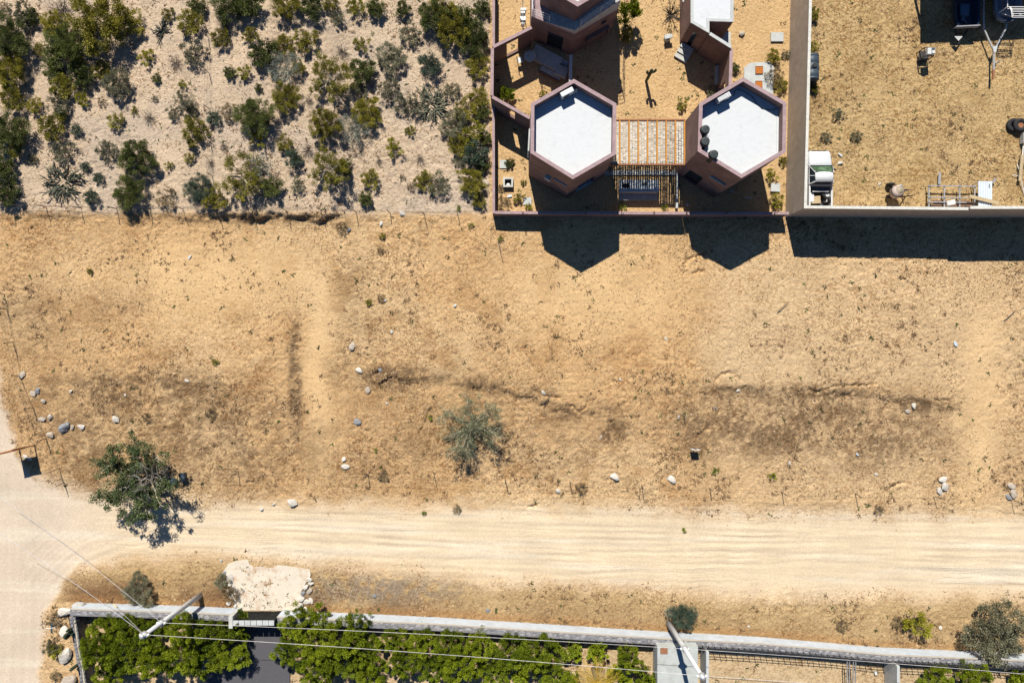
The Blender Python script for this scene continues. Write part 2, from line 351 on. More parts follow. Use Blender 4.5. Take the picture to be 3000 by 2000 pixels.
# ------------------------------------------------------------------ ground and road
def axis(lo, hi, step, far):
    a = [lo - d for d in (far, far * .4, 120, 60, 30, 14, 6, 2.5, 1)]
    c = list(np.arange(lo, hi, step)); b = [hi + d for d in (1, 2.5, 6, 14, 30, 60, 120, far * .4, far)]
    return np.array(a + c + b)
def make_ground():
    gx = axis(-36.4, 36.4, .092, 900); gy = axis(-24.6, 24.6, .092, 900)
    XX, YY = np.meshgrid(gx, gy)
    X = XX / S + 1500; Y = 1000 - YY / S
    Z = terrain(X, Y)
    road, sm, scrub, yard, hexlot, verge, inner, wall = zones(X, Y)
    x = XX; y = YY
    def C(a): return np.array(a, float)
    def mixc(c, d, f): return c * (1 - f[..., None]) + C(d) * f[..., None]
    big = fbm(x * .09, y * .09, 50); med = fbm(x * .35, y * .35, 60); sml = fbm(x * 1.4, y * 1.4, 70)
    col = np.broadcast_to(C((.555, .36, .18)), X.shape + (3,)).copy()
    col = mixc(col, (.60, .415, .225), sst(-.3, .5, big + .3 * med))
    col = mixc(col, (.44, .262, .118), .7 * sst(.05, .7, med + .25 * sml))
    # right-hand lot is paler
    col = mixc(col, (.60, .435, .255), .75 * sst(2000, 2150, X) * sst(640, 800, Y) * (1 - .35 * sst(1080, 1160, Y)))
    col = mixc(col, (.585, .405, .212), sm * .7)
    col = mixc(col, (.555, .43, .305), scrub)
    col = mixc(col, (.41, .36, .31), scrub * .3 * sst(0, .6, fbm(x * .2, y * .2, 81)))
    col = mixc(col, (.50, .355, .175), yard * .9)
    col = mixc(col, (.38, .255, .115), yard * .6 * sst(0, .6, med))
    col = mixc(col, (.565, .38, .19), hexlot * .9)
    # trodden, humus-stained ground below each bank
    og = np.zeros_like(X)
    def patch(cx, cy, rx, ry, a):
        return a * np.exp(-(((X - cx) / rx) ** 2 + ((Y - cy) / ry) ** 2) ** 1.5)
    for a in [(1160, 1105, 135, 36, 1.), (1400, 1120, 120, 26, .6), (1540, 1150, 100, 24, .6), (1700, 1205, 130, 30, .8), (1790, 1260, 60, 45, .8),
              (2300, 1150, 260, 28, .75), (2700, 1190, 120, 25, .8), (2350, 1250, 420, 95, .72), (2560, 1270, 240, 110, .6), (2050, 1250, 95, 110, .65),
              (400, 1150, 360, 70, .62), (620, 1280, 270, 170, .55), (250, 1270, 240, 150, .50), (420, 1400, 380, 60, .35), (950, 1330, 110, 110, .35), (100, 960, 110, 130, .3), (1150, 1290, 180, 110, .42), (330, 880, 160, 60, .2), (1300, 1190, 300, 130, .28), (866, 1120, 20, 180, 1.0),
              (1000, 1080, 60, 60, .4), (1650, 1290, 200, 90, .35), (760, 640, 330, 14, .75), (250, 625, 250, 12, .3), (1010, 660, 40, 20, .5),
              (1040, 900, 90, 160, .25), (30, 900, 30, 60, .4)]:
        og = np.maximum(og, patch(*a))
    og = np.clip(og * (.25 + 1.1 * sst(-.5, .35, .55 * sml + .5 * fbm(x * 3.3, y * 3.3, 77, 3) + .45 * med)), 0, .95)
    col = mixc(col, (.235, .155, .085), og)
    # verge against the retaining wall: rusty brown
    rust = verge * sst(-110, -15, Y - wall + 16 * med + 10 * sml)
    left = 1 - sst(880, 1500, X)
    col = mixc(col, (.47, .33, .165), verge * .8)
    col = mixc(col, (.195, .112, .055), rust * (.32 + .68 * left) * sst(-.6, .2, med + .3))
    col = mixc(col, (.36, .19, .075), verge * sst(-32, -10, Y - wall) * .55)
    col = mixc(col, (.30, .235, .165), patch(1090, 1725, 280, 48, .95) * sst(-.5, .3, sml + .2))
    col = mixc(col, (.50, .375, .225), inner * .9)
    rc = mixc(np.broadcast_to(C((.585, .47, .325)), X.shape + (3,)).copy(), (.545, .44, .30), sst(0, .7, fbm(x * .1, (Y - X * .028) * .03, 90)) * .5)
    rc = mixc(rc, (.52, .43, .335), (1 - sst(120, 420, X)) * .85)
    rc = mixc(rc, (.62, .545, .435), .5 * sst(.1, .6, fbm(x * .06, (Y - X * .028) * .022, 95)))
    col = col * (1 - road[..., None]) + rc * road[..., None]
    lit = np.clip(1 - road * .97 - sm * .7 - hexlot * .45, 0, 1) * (.55 + .5 * sst(-.4, .5, fbm(x * .16, y * .16, 99)))
    lit = lit * (1 - .5 * scrub) + .35 * yard + .5 * og
    rgh = np.clip(1 - road * .9 - sm * .6 - inner * .4 - hexlot * .2, .08, 1) * (.7 + .5 * og)
    ny, nx = X.shape
    vs = np.stack([XX, YY, Z], -1).reshape(-1, 3)
    ii = (np.arange(ny - 1)[:, None] * nx + np.arange(nx - 1)[None, :])
    quads = np.stack([ii, ii + 1, ii + nx + 1, ii + nx], -1).reshape(-1, 4)
    fr = (road[:-1, :-1] + road[1:, :-1] + road[:-1, 1:] + road[1:, 1:]).reshape(-1) / 4
    m = soil_material()
    for name, sel in (('ground', fr < .5), ('dirt_road', fr >= .5)):
        q = quads[sel]; used = np.unique(q); idx = -np.ones(len(vs), np.int64); idx[used] = np.arange(len(used)); q = idx[q]
        me = bpy.data.meshes.new(name); me.vertices.add(len(used)); me.loops.add(q.size); me.polygons.add(len(q))
        me.vertices.foreach_set('co', vs[used].ravel()); me.loops.foreach_set('vertex_index', q.ravel().astype(np.int32))
        me.polygons.foreach_set('loop_start', (np.arange(len(q)) * 4).astype(np.int32))
        me.polygons.foreach_set('use_smooth', np.ones(len(q), bool))
        a = me.attributes.new('soil', 'FLOAT_COLOR', 'POINT'); c4 = np.concatenate([col.reshape(-1, 3)[used], np.ones((len(used), 1))], 1)
        a.data.foreach_set('color', c4.ravel())
        a = me.attributes.new('litter', 'FLOAT', 'POINT'); a.data.foreach_set('value', lit.ravel()[used])
        a = me.attributes.new('track', 'FLOAT', 'POINT'); a.data.foreach_set('value', (np.maximum(road, sm * .5) * sst(200, 420, X)).ravel()[used])
        a = me.attributes.new('rough', 'FLOAT', 'POINT'); a.data.foreach_set('value', rgh.ravel()[used])
        me.materials.append(m); me.update(calc_edges=True)
        o = bpy.data.objects.new(name, me); COL.objects.link(o); o['kind'] = 'structure'
make_ground()

# ------------------------------------------------------------------ shared materials
M_stucco = mat('mauve_stucco', (.205, .130, .112), .9, var=.30, scale=1.1, bump=.01, bscale=30, dirt=(.165, .105, .09))
M_cap = mat('pink_cap_mortar', (.33, .235, .24), .9, var=.16, scale=4, bump=.01, bscale=25, dirt=(.25, .175, .18), dscale=3)
M_white = mat('white_roof_membrane', (.545, .565, .58), .7, var=.08, scale=1.6, bump=.02, bscale=4, dirt=(.46, .475, .485), dscale=1.6)
M_conc = mat('grey_concrete', (.46, .46, .43), .9, var=.15, scale=2.5, bump=.008, bscale=30, dirt=(.36, .35, .32), dscale=2)
M_lightconc = mat('light_concrete', (.44, .455, .445), .9, var=.12, scale=2.5, bump=.006, bscale=30, dirt=(.36, .37, .355), dscale=2)
M_beige = mat('beige_plaster', (.40, .33, .26), .95, var=.14, scale=2., bump=.02, bscale=16, dirt=(.34, .275, .21))
M_whitecap = mat('white_cap_paint', (.56, .55, .50), .8, var=.12, scale=6, bump=.008, bscale=30, dirt=(.42, .40, .35), dscale=5)
M_glass = mat('dark_window_glass', (.02, .03, .04), .12, var=.1, spec=.6)
M_shade = mat('dark_interior', (.03, .028, .028), .9)
M_frame = mat('dark_metal_frame', (.05, .045, .045), .5, var=.2)
M_orange = mat('orange_timber', (.50, .22, .035), .7, var=.2, scale=8, dirt=(.36, .15, .03), dscale=6)
M_rust = mat('rusty_brown_timber', (.27, .12, .06), .8, var=.25, scale=8)
M_steel = mat('galvanised_steel', (.50, .51, .52), .45, metal=.6, var=.15, scale=5)
M_rod = mat('weathered_rod', (.07, .06, .055), .8, var=.3, scale=9)
M_rail = mat('pale_rail_paint', (.70, .70, .68), .5, var=.1)
M_black = mat('black_plastic', (.018, .02, .022), .55, var=.2, scale=6, dirt=(.05, .05, .05), dscale=4)
M_rubber = mat('tyre_rubber', (.022, .022, .024), .85, var=.25, scale=12, bump=.01, bscale=40)
M_ac = mat('white_enamel', (.56, .58, .57), .4, var=.07, dirt=(.44, .44, .41), dscale=4)
M_bluegrey = mat('blue_grey_plastic', (.045, .065, .085), .5, var=.2)
M_wood = mat('weathered_board', (.42, .33, .20), .85, var=.28, scale=14, dirt=(.28, .22, .14), dscale=5)
M_oldwood = mat('grey_brown_lumber', (.20, .12, .08), .9, var=.3, scale=10)
M_sheet = mat('bluish_white_sheet', (.55, .61, .66), .45, metal=.25, var=.06, scale=2)
M_tan = mat('tan_fabric', (.30, .25, .18), .9)
M_blue = mat('blue_plastic', (.01, .10, .42), .5, var=.15)

def poly_in(poly, d):
    """inset a convex polygon (list of 2D vectors) by d"""
    n = len(poly); q = [Vector((p[0], p[1])) for p in poly]
    ar = sum(q[i].x * q[(i + 1) % n].y - q[(i + 1) % n].x * q[i].y for i in range(n)); sg = 1 if ar > 0 else -1
    o = []
    for i in range(n):
        a, b, c = q[i - 1], q[i], q[(i + 1) % n]
        e1 = (b - a).normalized(); e2 = (c - b).normalized()
        n1 = Vector((-e1.y, e1.x)) * sg; n2 = Vector((-e2.y, e2.x)) * sg
        bis = (n1 + n2); o.append(b + bis * (d / (1 + n1.dot(n2))))
    return o
def lerp2(a, b, t): return Vector((a[0] + (b[0] - a[0]) * t, a[1] + (b[1] - a[1]) * t))
def wall_quad(mb, o0, o1, i0, i1, z0, z1, ops=()):
    """one wall leaf between an outer and an inner line with openings (t0,t1,za,zb)"""
    ts = sorted({0., 1.} | {t for o in ops for t in o[:2]})
    for a, b in zip(ts, ts[1:]):
        q = [lerp2(o0, o1, a), lerp2(o0, o1, b), lerp2(i0, i1, b), lerp2(i0, i1, a)]
        cut = sorted([o for o in ops if o[0] <= a + 1e-6 and o[1] >= b - 1e-6], key=lambda o: o[2]); z = z0
        for o in cut:
            if o[2] > z + .005: mb.hexa(q, z, o[2])
            z = o[3]
        if z < z1 - .005: mb.hexa(q, z, z1)
def run_lines(a, b, t, side=0.):
    """outer and inner line of a straight wall a-b of thickness t centred (side 0) on the line"""
    a = Vector((a[0], a[1])); b = Vector((b[0], b[1])); d = (b - a).normalized(); nrm = Vector((-d.y, d.x))
    return a + nrm * (t / 2 + side), b + nrm * (t / 2 + side), a - nrm * (t / 2 - side), b - nrm * (t / 2 - side)

# ------------------------------------------------------------------ the two hexagonal towers
HT = 5.6
def tower(name, label, vpx, ops, nm):
    out = [P(x, y, HT).to_2d() for x, y in vpx]
    inn = poly_in(out, .17)
    c = sum(out, Vector((0, 0))) / 6
    t = thing(name, label, 'house', (c.x, c.y, 0))
    mb = MB()
    for i in range(6):
        wall_quad(mb, out[i], out[(i + 1) % 6], inn[i], inn[(i + 1) % 6], -.1, HT - .04, ops.get(i, ()))
    mb.build('wall', M_stucco, t)
    co = poly_in(out, -.02); ci = poly_in(out, .20); mb = MB()
    for i in range(6): mb.hexa([co[i], co[(i + 1) % 6], ci[(i + 1) % 6], ci[i]], HT - .038, HT + .012)
    mb.build('parapet_cap', M_cap, t)
    r = MB().prism(poly_in(out, .172), HT - .95, HT - .70).build('roof', M_white, t)
    f = MB()
    for i in range(6):   # rounded membrane upstand at the foot of the parapet
        a = poly_in(out, .173); b = poly_in(out, .30)
        f.hexa([a[i], a[(i + 1) % 6], b[(i + 1) % 6], b[i]], [HT - .699] * 4, [HT - .60, HT - .60, HT - .68, HT - .68] if False else HT - .665)
    f.build('upstand', M_white, r)
    for i, oo in ops.items():
        for (a, b, za, zb) in oo:
            m0 = lerp2(out[i], inn[i], .75); m1 = lerp2(out[(i + 1) % 6], inn[(i + 1) % 6], .75)
            n0 = lerp2(out[i], inn[i], .92); n1 = lerp2(out[(i + 1) % 6], inn[(i + 1) % 6], .92)
            wv = MB().hexa([lerp2(m0, m1, a), lerp2(m0, m1, b), lerp2(n0, n1, b), lerp2(n0, n1, a)], za, zb).build('window' if za > .2 else 'door', M_glass, t)
            if za > .2:
                s0 = lerp2(out[i], inn[i], -.25); s1 = lerp2(out[(i + 1) % 6], inn[(i + 1) % 6], -.25)
                s2 = lerp2(out[i], inn[i], .74); s3 = lerp2(out[(i + 1) % 6], inn[(i + 1) % 6], .74)
                MB().hexa([lerp2(s0, s1, a - .015), lerp2(s0, s1, b + .015), lerp2(s2, s3, b + .015), lerp2(s2, s3, a - .015)], za - .05, za + .004).build('sill', M_lightconc, wv)
    return t, out
# vertex order: top, upper right, lower right, bottom, lower left, upper left
LV = [(1681, 233), (1805, 304), (1803, 452), (1678, 524), (1555, 448), (1556, 304)]
RV = [(2177, 228), (2303, 301), (2301, 446), (2172, 521), (2045, 443), (2049, 303)]
tw1, LH = tower('hexagonal_house', 'mauve hexagonal tower house with white roof, left end of the striped pergola', LV,
     {3: [(.07, .38, 3.15, 3.5), (.46, .56, 2.95, 3.2)], 2: [(.30, .74, .35, 2.1)], 4: [(.15, .8, 1.6, 3.4)]}, 'l')
tw2, RH = tower('hexagonal_house', 'mauve hexagonal tower house with black water tanks on its white roof', RV,
     {3: [(.07, .44, 3.05, 3.45), (.50, .70, .05, 2.1), (.70, .84, .05, 2.1)], 4: [(.3, .7, 1.0, 2.0)]}, 'r')
# open shutter on the west wall of the left tower, air vent box
MB().hexa([P(1553, 380, 3).to_2d(), P(1549, 384, 3).to_2d(), P(1546, 446, 3).to_2d(), P(1550, 448, 3).to_2d()], 1.6, 3.4).build('shutter', M_lightconc, tw1)
q = lerp2(LH[3], LH[4], .51); MB().box((q.x - .06, q.y - .10, 2.90), (.4, .28, .34), math.radians(-30)).build('vent_box', M_conc, tw1)

def ac_unit(px, py, rz, label):
    z = HT - .70; c = P(px, py, z + .3); c.z = z
    t = thing('air_conditioner', label, 'air conditioner', c)
    t_m = Matrix.Translation(c) @ Matrix.Rotation(rz, 4, 'Z')
    def bx(nm, o, d, m, par=None, bev=0): return MB().box(t_m @ Vector(o), d, rz).build(nm, m, par or t, bevel=bev)
    b = bx('casing', (0, 0, .36), (.84, .30, .54), M_ac, bev=.02)
    for s in (-.3, .3): bx('foot', (s, 0, .045), (.06, .40, .088), M_frame)
    f = MB(); cc = t_m @ Vector((-.1, -.153, .36)); f.lathe(cc, [(.21, -.004), (.21, .004)], 18, 'Y', rz); f.build('fan_grille', M_frame, b)
    for k in range(5): bx('louvre', (-.3 + k * .15, 0, .634), (.10, .22, .008), M_steel, b)
    return t
ac_unit(1660, 275, math.radians(28), 'white air conditioner unit on the left tower roof')
ac_unit(2117, 289, math.radians(28), 'white air conditioner unit on the right tower roof above the tanks')
for i, (a, b) in enumerate([(1686, 262), (1691, 260)]):
    z = HT - .7; p0 = P(a, b, z + .4); p1 = P(a - 4, b + 13, z + .1)
    p0.z = z + .38; p1.z = z + .06
    o = MB().tube([p0, (p0 + p1) / 2 + Vector((0, 0, .05)), p1], .028, 6).build('vent_pipe', M_ac)
    tag(o, ['short white pipe on the left tower roof, nearer the air conditioner', 'short white pipe on the left tower roof, farther from the air conditioner'][i], 'pipe', 'roof pipes on the left tower')
def tank(px, py, label):
    z = HT - .70; c = P(px, py, z + 1.0); c.z = z
    t = thing('water_tank', label, 'water tank', c, 'black water tanks on the right tower roof')
    MB().lathe(c, [(.29, .002), (.30, .06), (.30, .3), (.315, .32), (.315, .36), (.30, .38), (.30, .72), (.27, .86), (.2, .92)], 22).build('body', M_black, t, True)
    l = MB().lathe(c, [(.235, .921), (.245, .94), (.245, .975), (.20, .985), (.02, .99)], 22).build('lid', mat('charcoal_lid', (.035, .045, .045), .5, var=.2), t)
    for k in range(3):
        a = k * 2.09 + .5; MB().box(c + Vector((.12 * math.cos(a), .12 * math.sin(a), .991)), (.16, .03, .014), a).build('rib', M_black, l)
    MB().tube([c + Vector((.28, -.1, .1)), c + Vector((.40, -.16, .1)), c + Vector((.42, -.2, .02))], .02, 6).build('outlet_pipe', M_steel, t)
tank(2068, 378, 'black water tank on the white roof, northernmost of three')
tank(2068, 413, 'black water tank on the white roof, middle of three')
tank(2093, 451, 'black water tank on the white roof, southernmost of three')
z = HT - .67
cb = [P(x, y, z) for x, y in [(2150, 281), (2152, 268), (2163, 262), (2180, 268), (2205, 285), (2215, 302), (2232, 318), (2258, 323), (2278, 318)]]
tag(MB().tube(cb, .017, 5).build('roof_cable', M_black), 'thin black cable curling over the right tower roof', 'cable')

# ------------------------------------------------------------------ pergola between the towers
HP = 2.45
def pergola():
    xl, xr = P(1779, 0, HP).x, P(2008, 0, HP).x
    yt, yb = P(0, 352, HP).y, P(0, 482, HP).y
    t = thing('pergola', 'pergola roofed with grey sticks and orange beams between the two towers', 'pergola', ((xl + xr) / 2, (yt + yb) / 2, 0))
    for px in (1790, 1815.6, 1843, 1870, 1897, 1925, 1951.6, 1978.7, 2005.5):
        x = P(px, 0, HP).x; MB().box((x, (yt + yb) / 2, HP - .03), (.085, yt - yb - .10, .14)).build('beam', M_orange, t, bevel=.006)
    for y in (yt, yb): MB().box(((xl + xr) / 2, y, HP - .05), (xr - xl, .10, .2)).build('edge_beam', M_rust, t, bevel=.006)
    for x in (xl + .5, xr - .5):
        MB().box((x, yb + .1, (HP - .16) / 2 - .03), (.1, .1, HP - .10)).build('post', M_rust, t)
    mt = tint_mat('stick_mat', (.12, .11, .11), (.74, .71, .63), .85, mid=(.46, .43, .385))
    pxs = (1779, 1790, 1815.6, 1843, 1870, 1897, 1925, 1951.6, 1978.7, 2005.5)
    for a, b in zip(pxs, pxs[1:]):
        x0 = P(a, 0, HP).x + .05; x1 = P(b, 0, HP).x - .05
        mb = MB(); y = yb + .07
        wd = x1 - x0
        if wd < .12: continue
        for j in range(3):       # three bundles of thin sticks lie over laths that run with the beams
            cx = x0 + wd * (j + .5) / 3
            mb.box((cx, (yt + yb) / 2, HP - .055), (.055, yt - yb - .12, .03), tint=.55)
        while y < yt - .07:
            for j in range(3):
                cx = x0 + wd * (j + .5) / 3 + R.uniform(-.012, .012); ln = wd / 3 * R.uniform(.62, .92)
                mb.box((cx, y + R.uniform(-.008, .008), HP - .025 + R.uniform(-.008, .012)), (ln, R.uniform(.022, .036), .022), R.uniform(-.06, .06), tint=min(1, max(0, R.gauss(.62, .22))))
            y += R.uniform(.030, .044)
        o = mb.build('stick_cover', mt, t); o['kind'] = 'stuff'
pergola()
# kitchen counter, path and low wall beneath and before the pergola
def counter():
    a = P(1815, 527, .9); b = P(1931, 562, .9)
    t = thing('outdoor_counter', 'concrete outdoor kitchen counter with a sunken sink south of the pergola', 'counter', ((a.x + b.x) / 2, (a.y + b.y) / 2, 0))
    s0 = P(1823, 534, .9); s1 = P(1845, 552, .9); mb = MB()
    for (x0, x1, y0, y1) in [(a.x, s0.x, b.y, a.y), (s1.x, b.x, b.y, a.y), (s0.x, s1.x, s0.y, a.y), (s0.x, s1.x, b.y, s1.y)]:
        mb.hexa([(x0, y0), (x1, y0), (x1, y1), (x0, y1)], .82, .9)
    mb.build('countertop', M_lightconc, t)
    MB().hexa([(a.x + .05, b.y + .05), (b.x - .05, b.y + .05), (b.x - .05, a.y - .03), (a.x + .05, a.y - .03)], -.05, .58).build('base', M_conc, t)
    sk = MB(); sk.hexa([(s0.x, s1.y), (s1.x, s1.y), (s1.x, s0.y), (s0.x, s0.y)], .585, .60); sk.build('sink', M_frame, t)
    c = P(1889, 539, .9); MB().box((c.x, c.y, .93), (.42, .14, .055)).build('stove_plate', M_frame, t)
counter()
def slabs():
    def path(name, label, px, z, m, cat='paving'):
        o = MB().prism([P(x, y) for x, y in px], -.2, z).build(name, m); tag(o, label, cat); return o
    path('concrete_path', 'strip of concrete paving right below the pergola', [(1765, 500), (1985, 500), (1985, 514), (1765, 514)], .10, M_conc)
    path('concrete_step', 'low concrete slab in front of the kitchen counter', [(1812, 566), (1925, 566), (1925, 588), (1812, 588)], .12, M_conc, 'slab')
    path('kerb_wall', 'narrow concrete kerb right of the kitchen counter running south', [(1980, 508), (1985, 508), (1983, 612), (1977, 612)], .32, M_lightconc, 'kerb')
    path('manhole_cover', 'pale concrete cover beside a green weed, west yard', [(1464, 470), (1488, 470), (1488, 494), (1464, 494)], .09, M_lightconc, 'cover')
    path('manhole_cover', 'pale concrete cover nearest the south wall, west yard', [(1533, 579), (1557, 579), (1557, 601), (1533, 601)], .09, M_lightconc, 'cover')
    path('concrete_cover', 'pale square concrete cover by the east weeds, south yard', [(2258, 538), (2283, 538), (2283, 563), (2256, 562)], .14, M_lightconc, 'cover')
    path('concrete_cover', 'white concrete slab lying near the beige wall, north yard', [(2257, 98), (2293, 98), (2293, 124), (2257, 124)], .14, M_lightconc, 'cover')
    # sunken meter pit
    t = thing('meter_pit', 'open concrete pit with a small white meter inside, west yard', 'pit', P(1488, 535))
    a = [(1474, 523), (1503, 523), (1503, 551), (1474, 551)]; inn = [(1478, 525), (1503, 525), (1503, 549), (1478, 549)]
    o2 = [P(*q).to_2d() for q in a]; i2 = poly_in(o2, .12); mb = MB()
    for i in range(4): mb.hexa([o2[i], o2[(i + 1) % 4], i2[(i + 1) % 4], i2[i]], -.1, .34)
    mb.build('rim', M_conc, t); MB().hexa(i2, -.1, .06).build('pit_floor', M_shade, t)
    c = P(1489, 543); MB().lathe((c.x, c.y, .06), [(.13, .002), (.13, .05), (.10, .09), (.03, .10)], 14).build('meter', M_ac, t)
    # patio with two rust-coloured plates
    t = thing('paved_patio', 'pale concrete patio with two rust orange plates behind the right tower', 'patio', P(2222, 228))
    MB().prism([P(x, y) for x, y in [(2179, 200), (2196, 186), (2253, 183), (2266, 199), (2263, 280), (2178, 236)]], -.2, .10).build('slab', M_lightconc, t)
    mo = mat('rust_orange_plate', (.42, .13, .012), .6, var=.3, scale=3, dirt=(.25, .07, .01), dscale=3)
    for (x, y, r) in [(2222, 208, 11), (2221, 250, 10)]:
        c = P(x, y); pl = MB().box((c.x, c.y, .13), (r * 2 * S * .92, r * 2 * S * .92, .05)).build('plate', mo, t)
        o2 = [c.to_2d() + Vector(q) * r * S for q in ((-1, -1), (1, -1), (1, 1), (-1, 1))]; i2 = poly_in(o2, .02); fb = MB()
        for i in range(4): fb.hexa([o2[i], o2[(i + 1) % 4], i2[(i + 1) % 4], i2[i]], .101, .175)
        fb.build('plate_frame', M_rust, pl)
slabs()

# ------------------------------------------------------------------ lot walls around the mauve houses
def straight_wall(name, label, segs, t, m, mc, capw=None, group=None, cat='wall', capt=.05):
    """segs: list of (a(px,py), b(px,py), height, openings); every pixel is that of the wall's top"""
    a0 = P(*segs[0][0], segs[0][2]); th = thing(name, label, cat, (a0.x, a0.y, 0), group)
    wb = MB()
    for (a, b, h, ops) in segs:
        A = P(*a, h).to_2d(); B = P(*b, h).to_2d(); L = run_lines(A, B, t); wall_quad(wb, *L, -.3, h - capt + .002, ops)
    wb.build('wall', m, th)
    for (a, b, h, ops) in segs:
        A = P(*a, h).to_2d(); B = P(*b, h).to_2d(); L = run_lines(A, B, capw or t + .03); d = (B - A).normalized() * .015
        MB().hexa([L[0] + d, L[1] - d, L[3] - d, L[2] + d], h - capt + .004, h).build('coping', mc, th)
    return th
straight_wall('garden_wall', 'low pink topped wall along the west side of the mauve houses', [((1445.5, 287), (1446.5, 626), 1.1, ()), ((1446.5, -60), (1446, 139), 1.25, ())], .14, M_stucco, M_cap)
straight_wall('courtyard_wall', 'tall mauve courtyard wall with two openings, left of the left tower',
    [((1444, 138), (1558, 80), 2.5, [(.34, .66, .12, 2.05)]), ((1442.5, 141), (1441, 281), 2.5, ()), ((1441, 283), (1553, 346), 2.5, [(.45, .62, .9, 2.15)])], .17, M_stucco, M_cap)
sw = straight_wall('boundary_wall', 'pink topped boundary wall along the south side of the mauve houses',
    [((1450, 622.5), (1717, 624), 1.12, ()), ((1718, 623.5), (2010, 624.5), 1.25, ()), ((2011, 625), (2312, 624.5), 1.18, ())], .16, M_stucco, M_cap)
for (x, y) in [(1531, 622), (1822, 622), (1915, 623), (2013, 624), (2130, 624), (2270, 624)]:   # scars and rebar stubs in the coping
    c = P(x, y, 1.25); mb = MB()
    for k in range(4): mb.bar(c + Vector((R.uniform(-.05, .05), R.uniform(-.06, .06), -.1)), c + Vector((R.uniform(-.12, .12), R.uniform(-.12, .12), R.uniform(.1, .28))), .02)
    mb.build('rebar_stub', M_rod, sw)
straight_wall('partition_wall', 'narrow shaded wall between the stair house and the left tower', [((1673, 160), (1671, 240), 1.9, ())], .16, M_stucco, M_lightconc)
straight_wall('partition_wall', 'pink topped wall running from the white roofed house to the right tower', [((2143, 142), (2139, 262), 2.8, [(.66, .95, .5, 2.0)])], .18, M_stucco, M_cap)

# beige plaster wall of the storage yard
def yard_wall():
    t = thing('yard_wall', 'tall beige plaster wall with a white top around the storage yard', 'wall', P(2356, 610))
    H1, H2 = 3.05, 3.25; th = .16
    ow = [P(2373, -80, H1).to_2d(), P(2356, 610, H1).to_2d()]
    c1 = P(2843, 615, H1).to_2d(); c2 = P(2843, 611.5, H2).to_2d(); c3 = P(3140, 611, H2).to_2d()
    iw0 = ow[0] + Vector((th, 0)); iw1 = ow[1] + Vector((th, th))
    mb = MB(); mb.hexa([ow[0], ow[1], iw1, iw0], -.4, H1 - .05)
    mb.hexa([ow[1], c1, c1 + Vector((0, th)), iw1], -.4, H1 - .05)
    mb.hexa([c2, c3, c3 + Vector((0, th)), c2 + Vector((0, th))], -.4, H2 - .05)
    mb.build('wall', M_beige, t)
    e = .012
    MB().hexa([ow[0] + Vector((-e, 0)), ow[1] + Vector((-e, -e)), iw1 + Vector((e, e)), iw0 + Vector((e, 0))], H1 - .048, H1).build('coping', M_whitecap, t)
    MB().hexa([ow[1] + Vector((-e, -e)), c1 + Vector((0, -e)), c1 + Vector((0, th + e)), iw1 + Vector((e, e))], H1 - .046, H1 + .003).build('coping', M_whitecap, t)
    MB().hexa([c2 + Vector((0, -e)), c3 + Vector((0, -e)), c3 + Vector((0, th + e)), c2 + Vector((0, th + e))], H2 - .048, H2).build('coping', M_whitecap, t)
yard_wall()

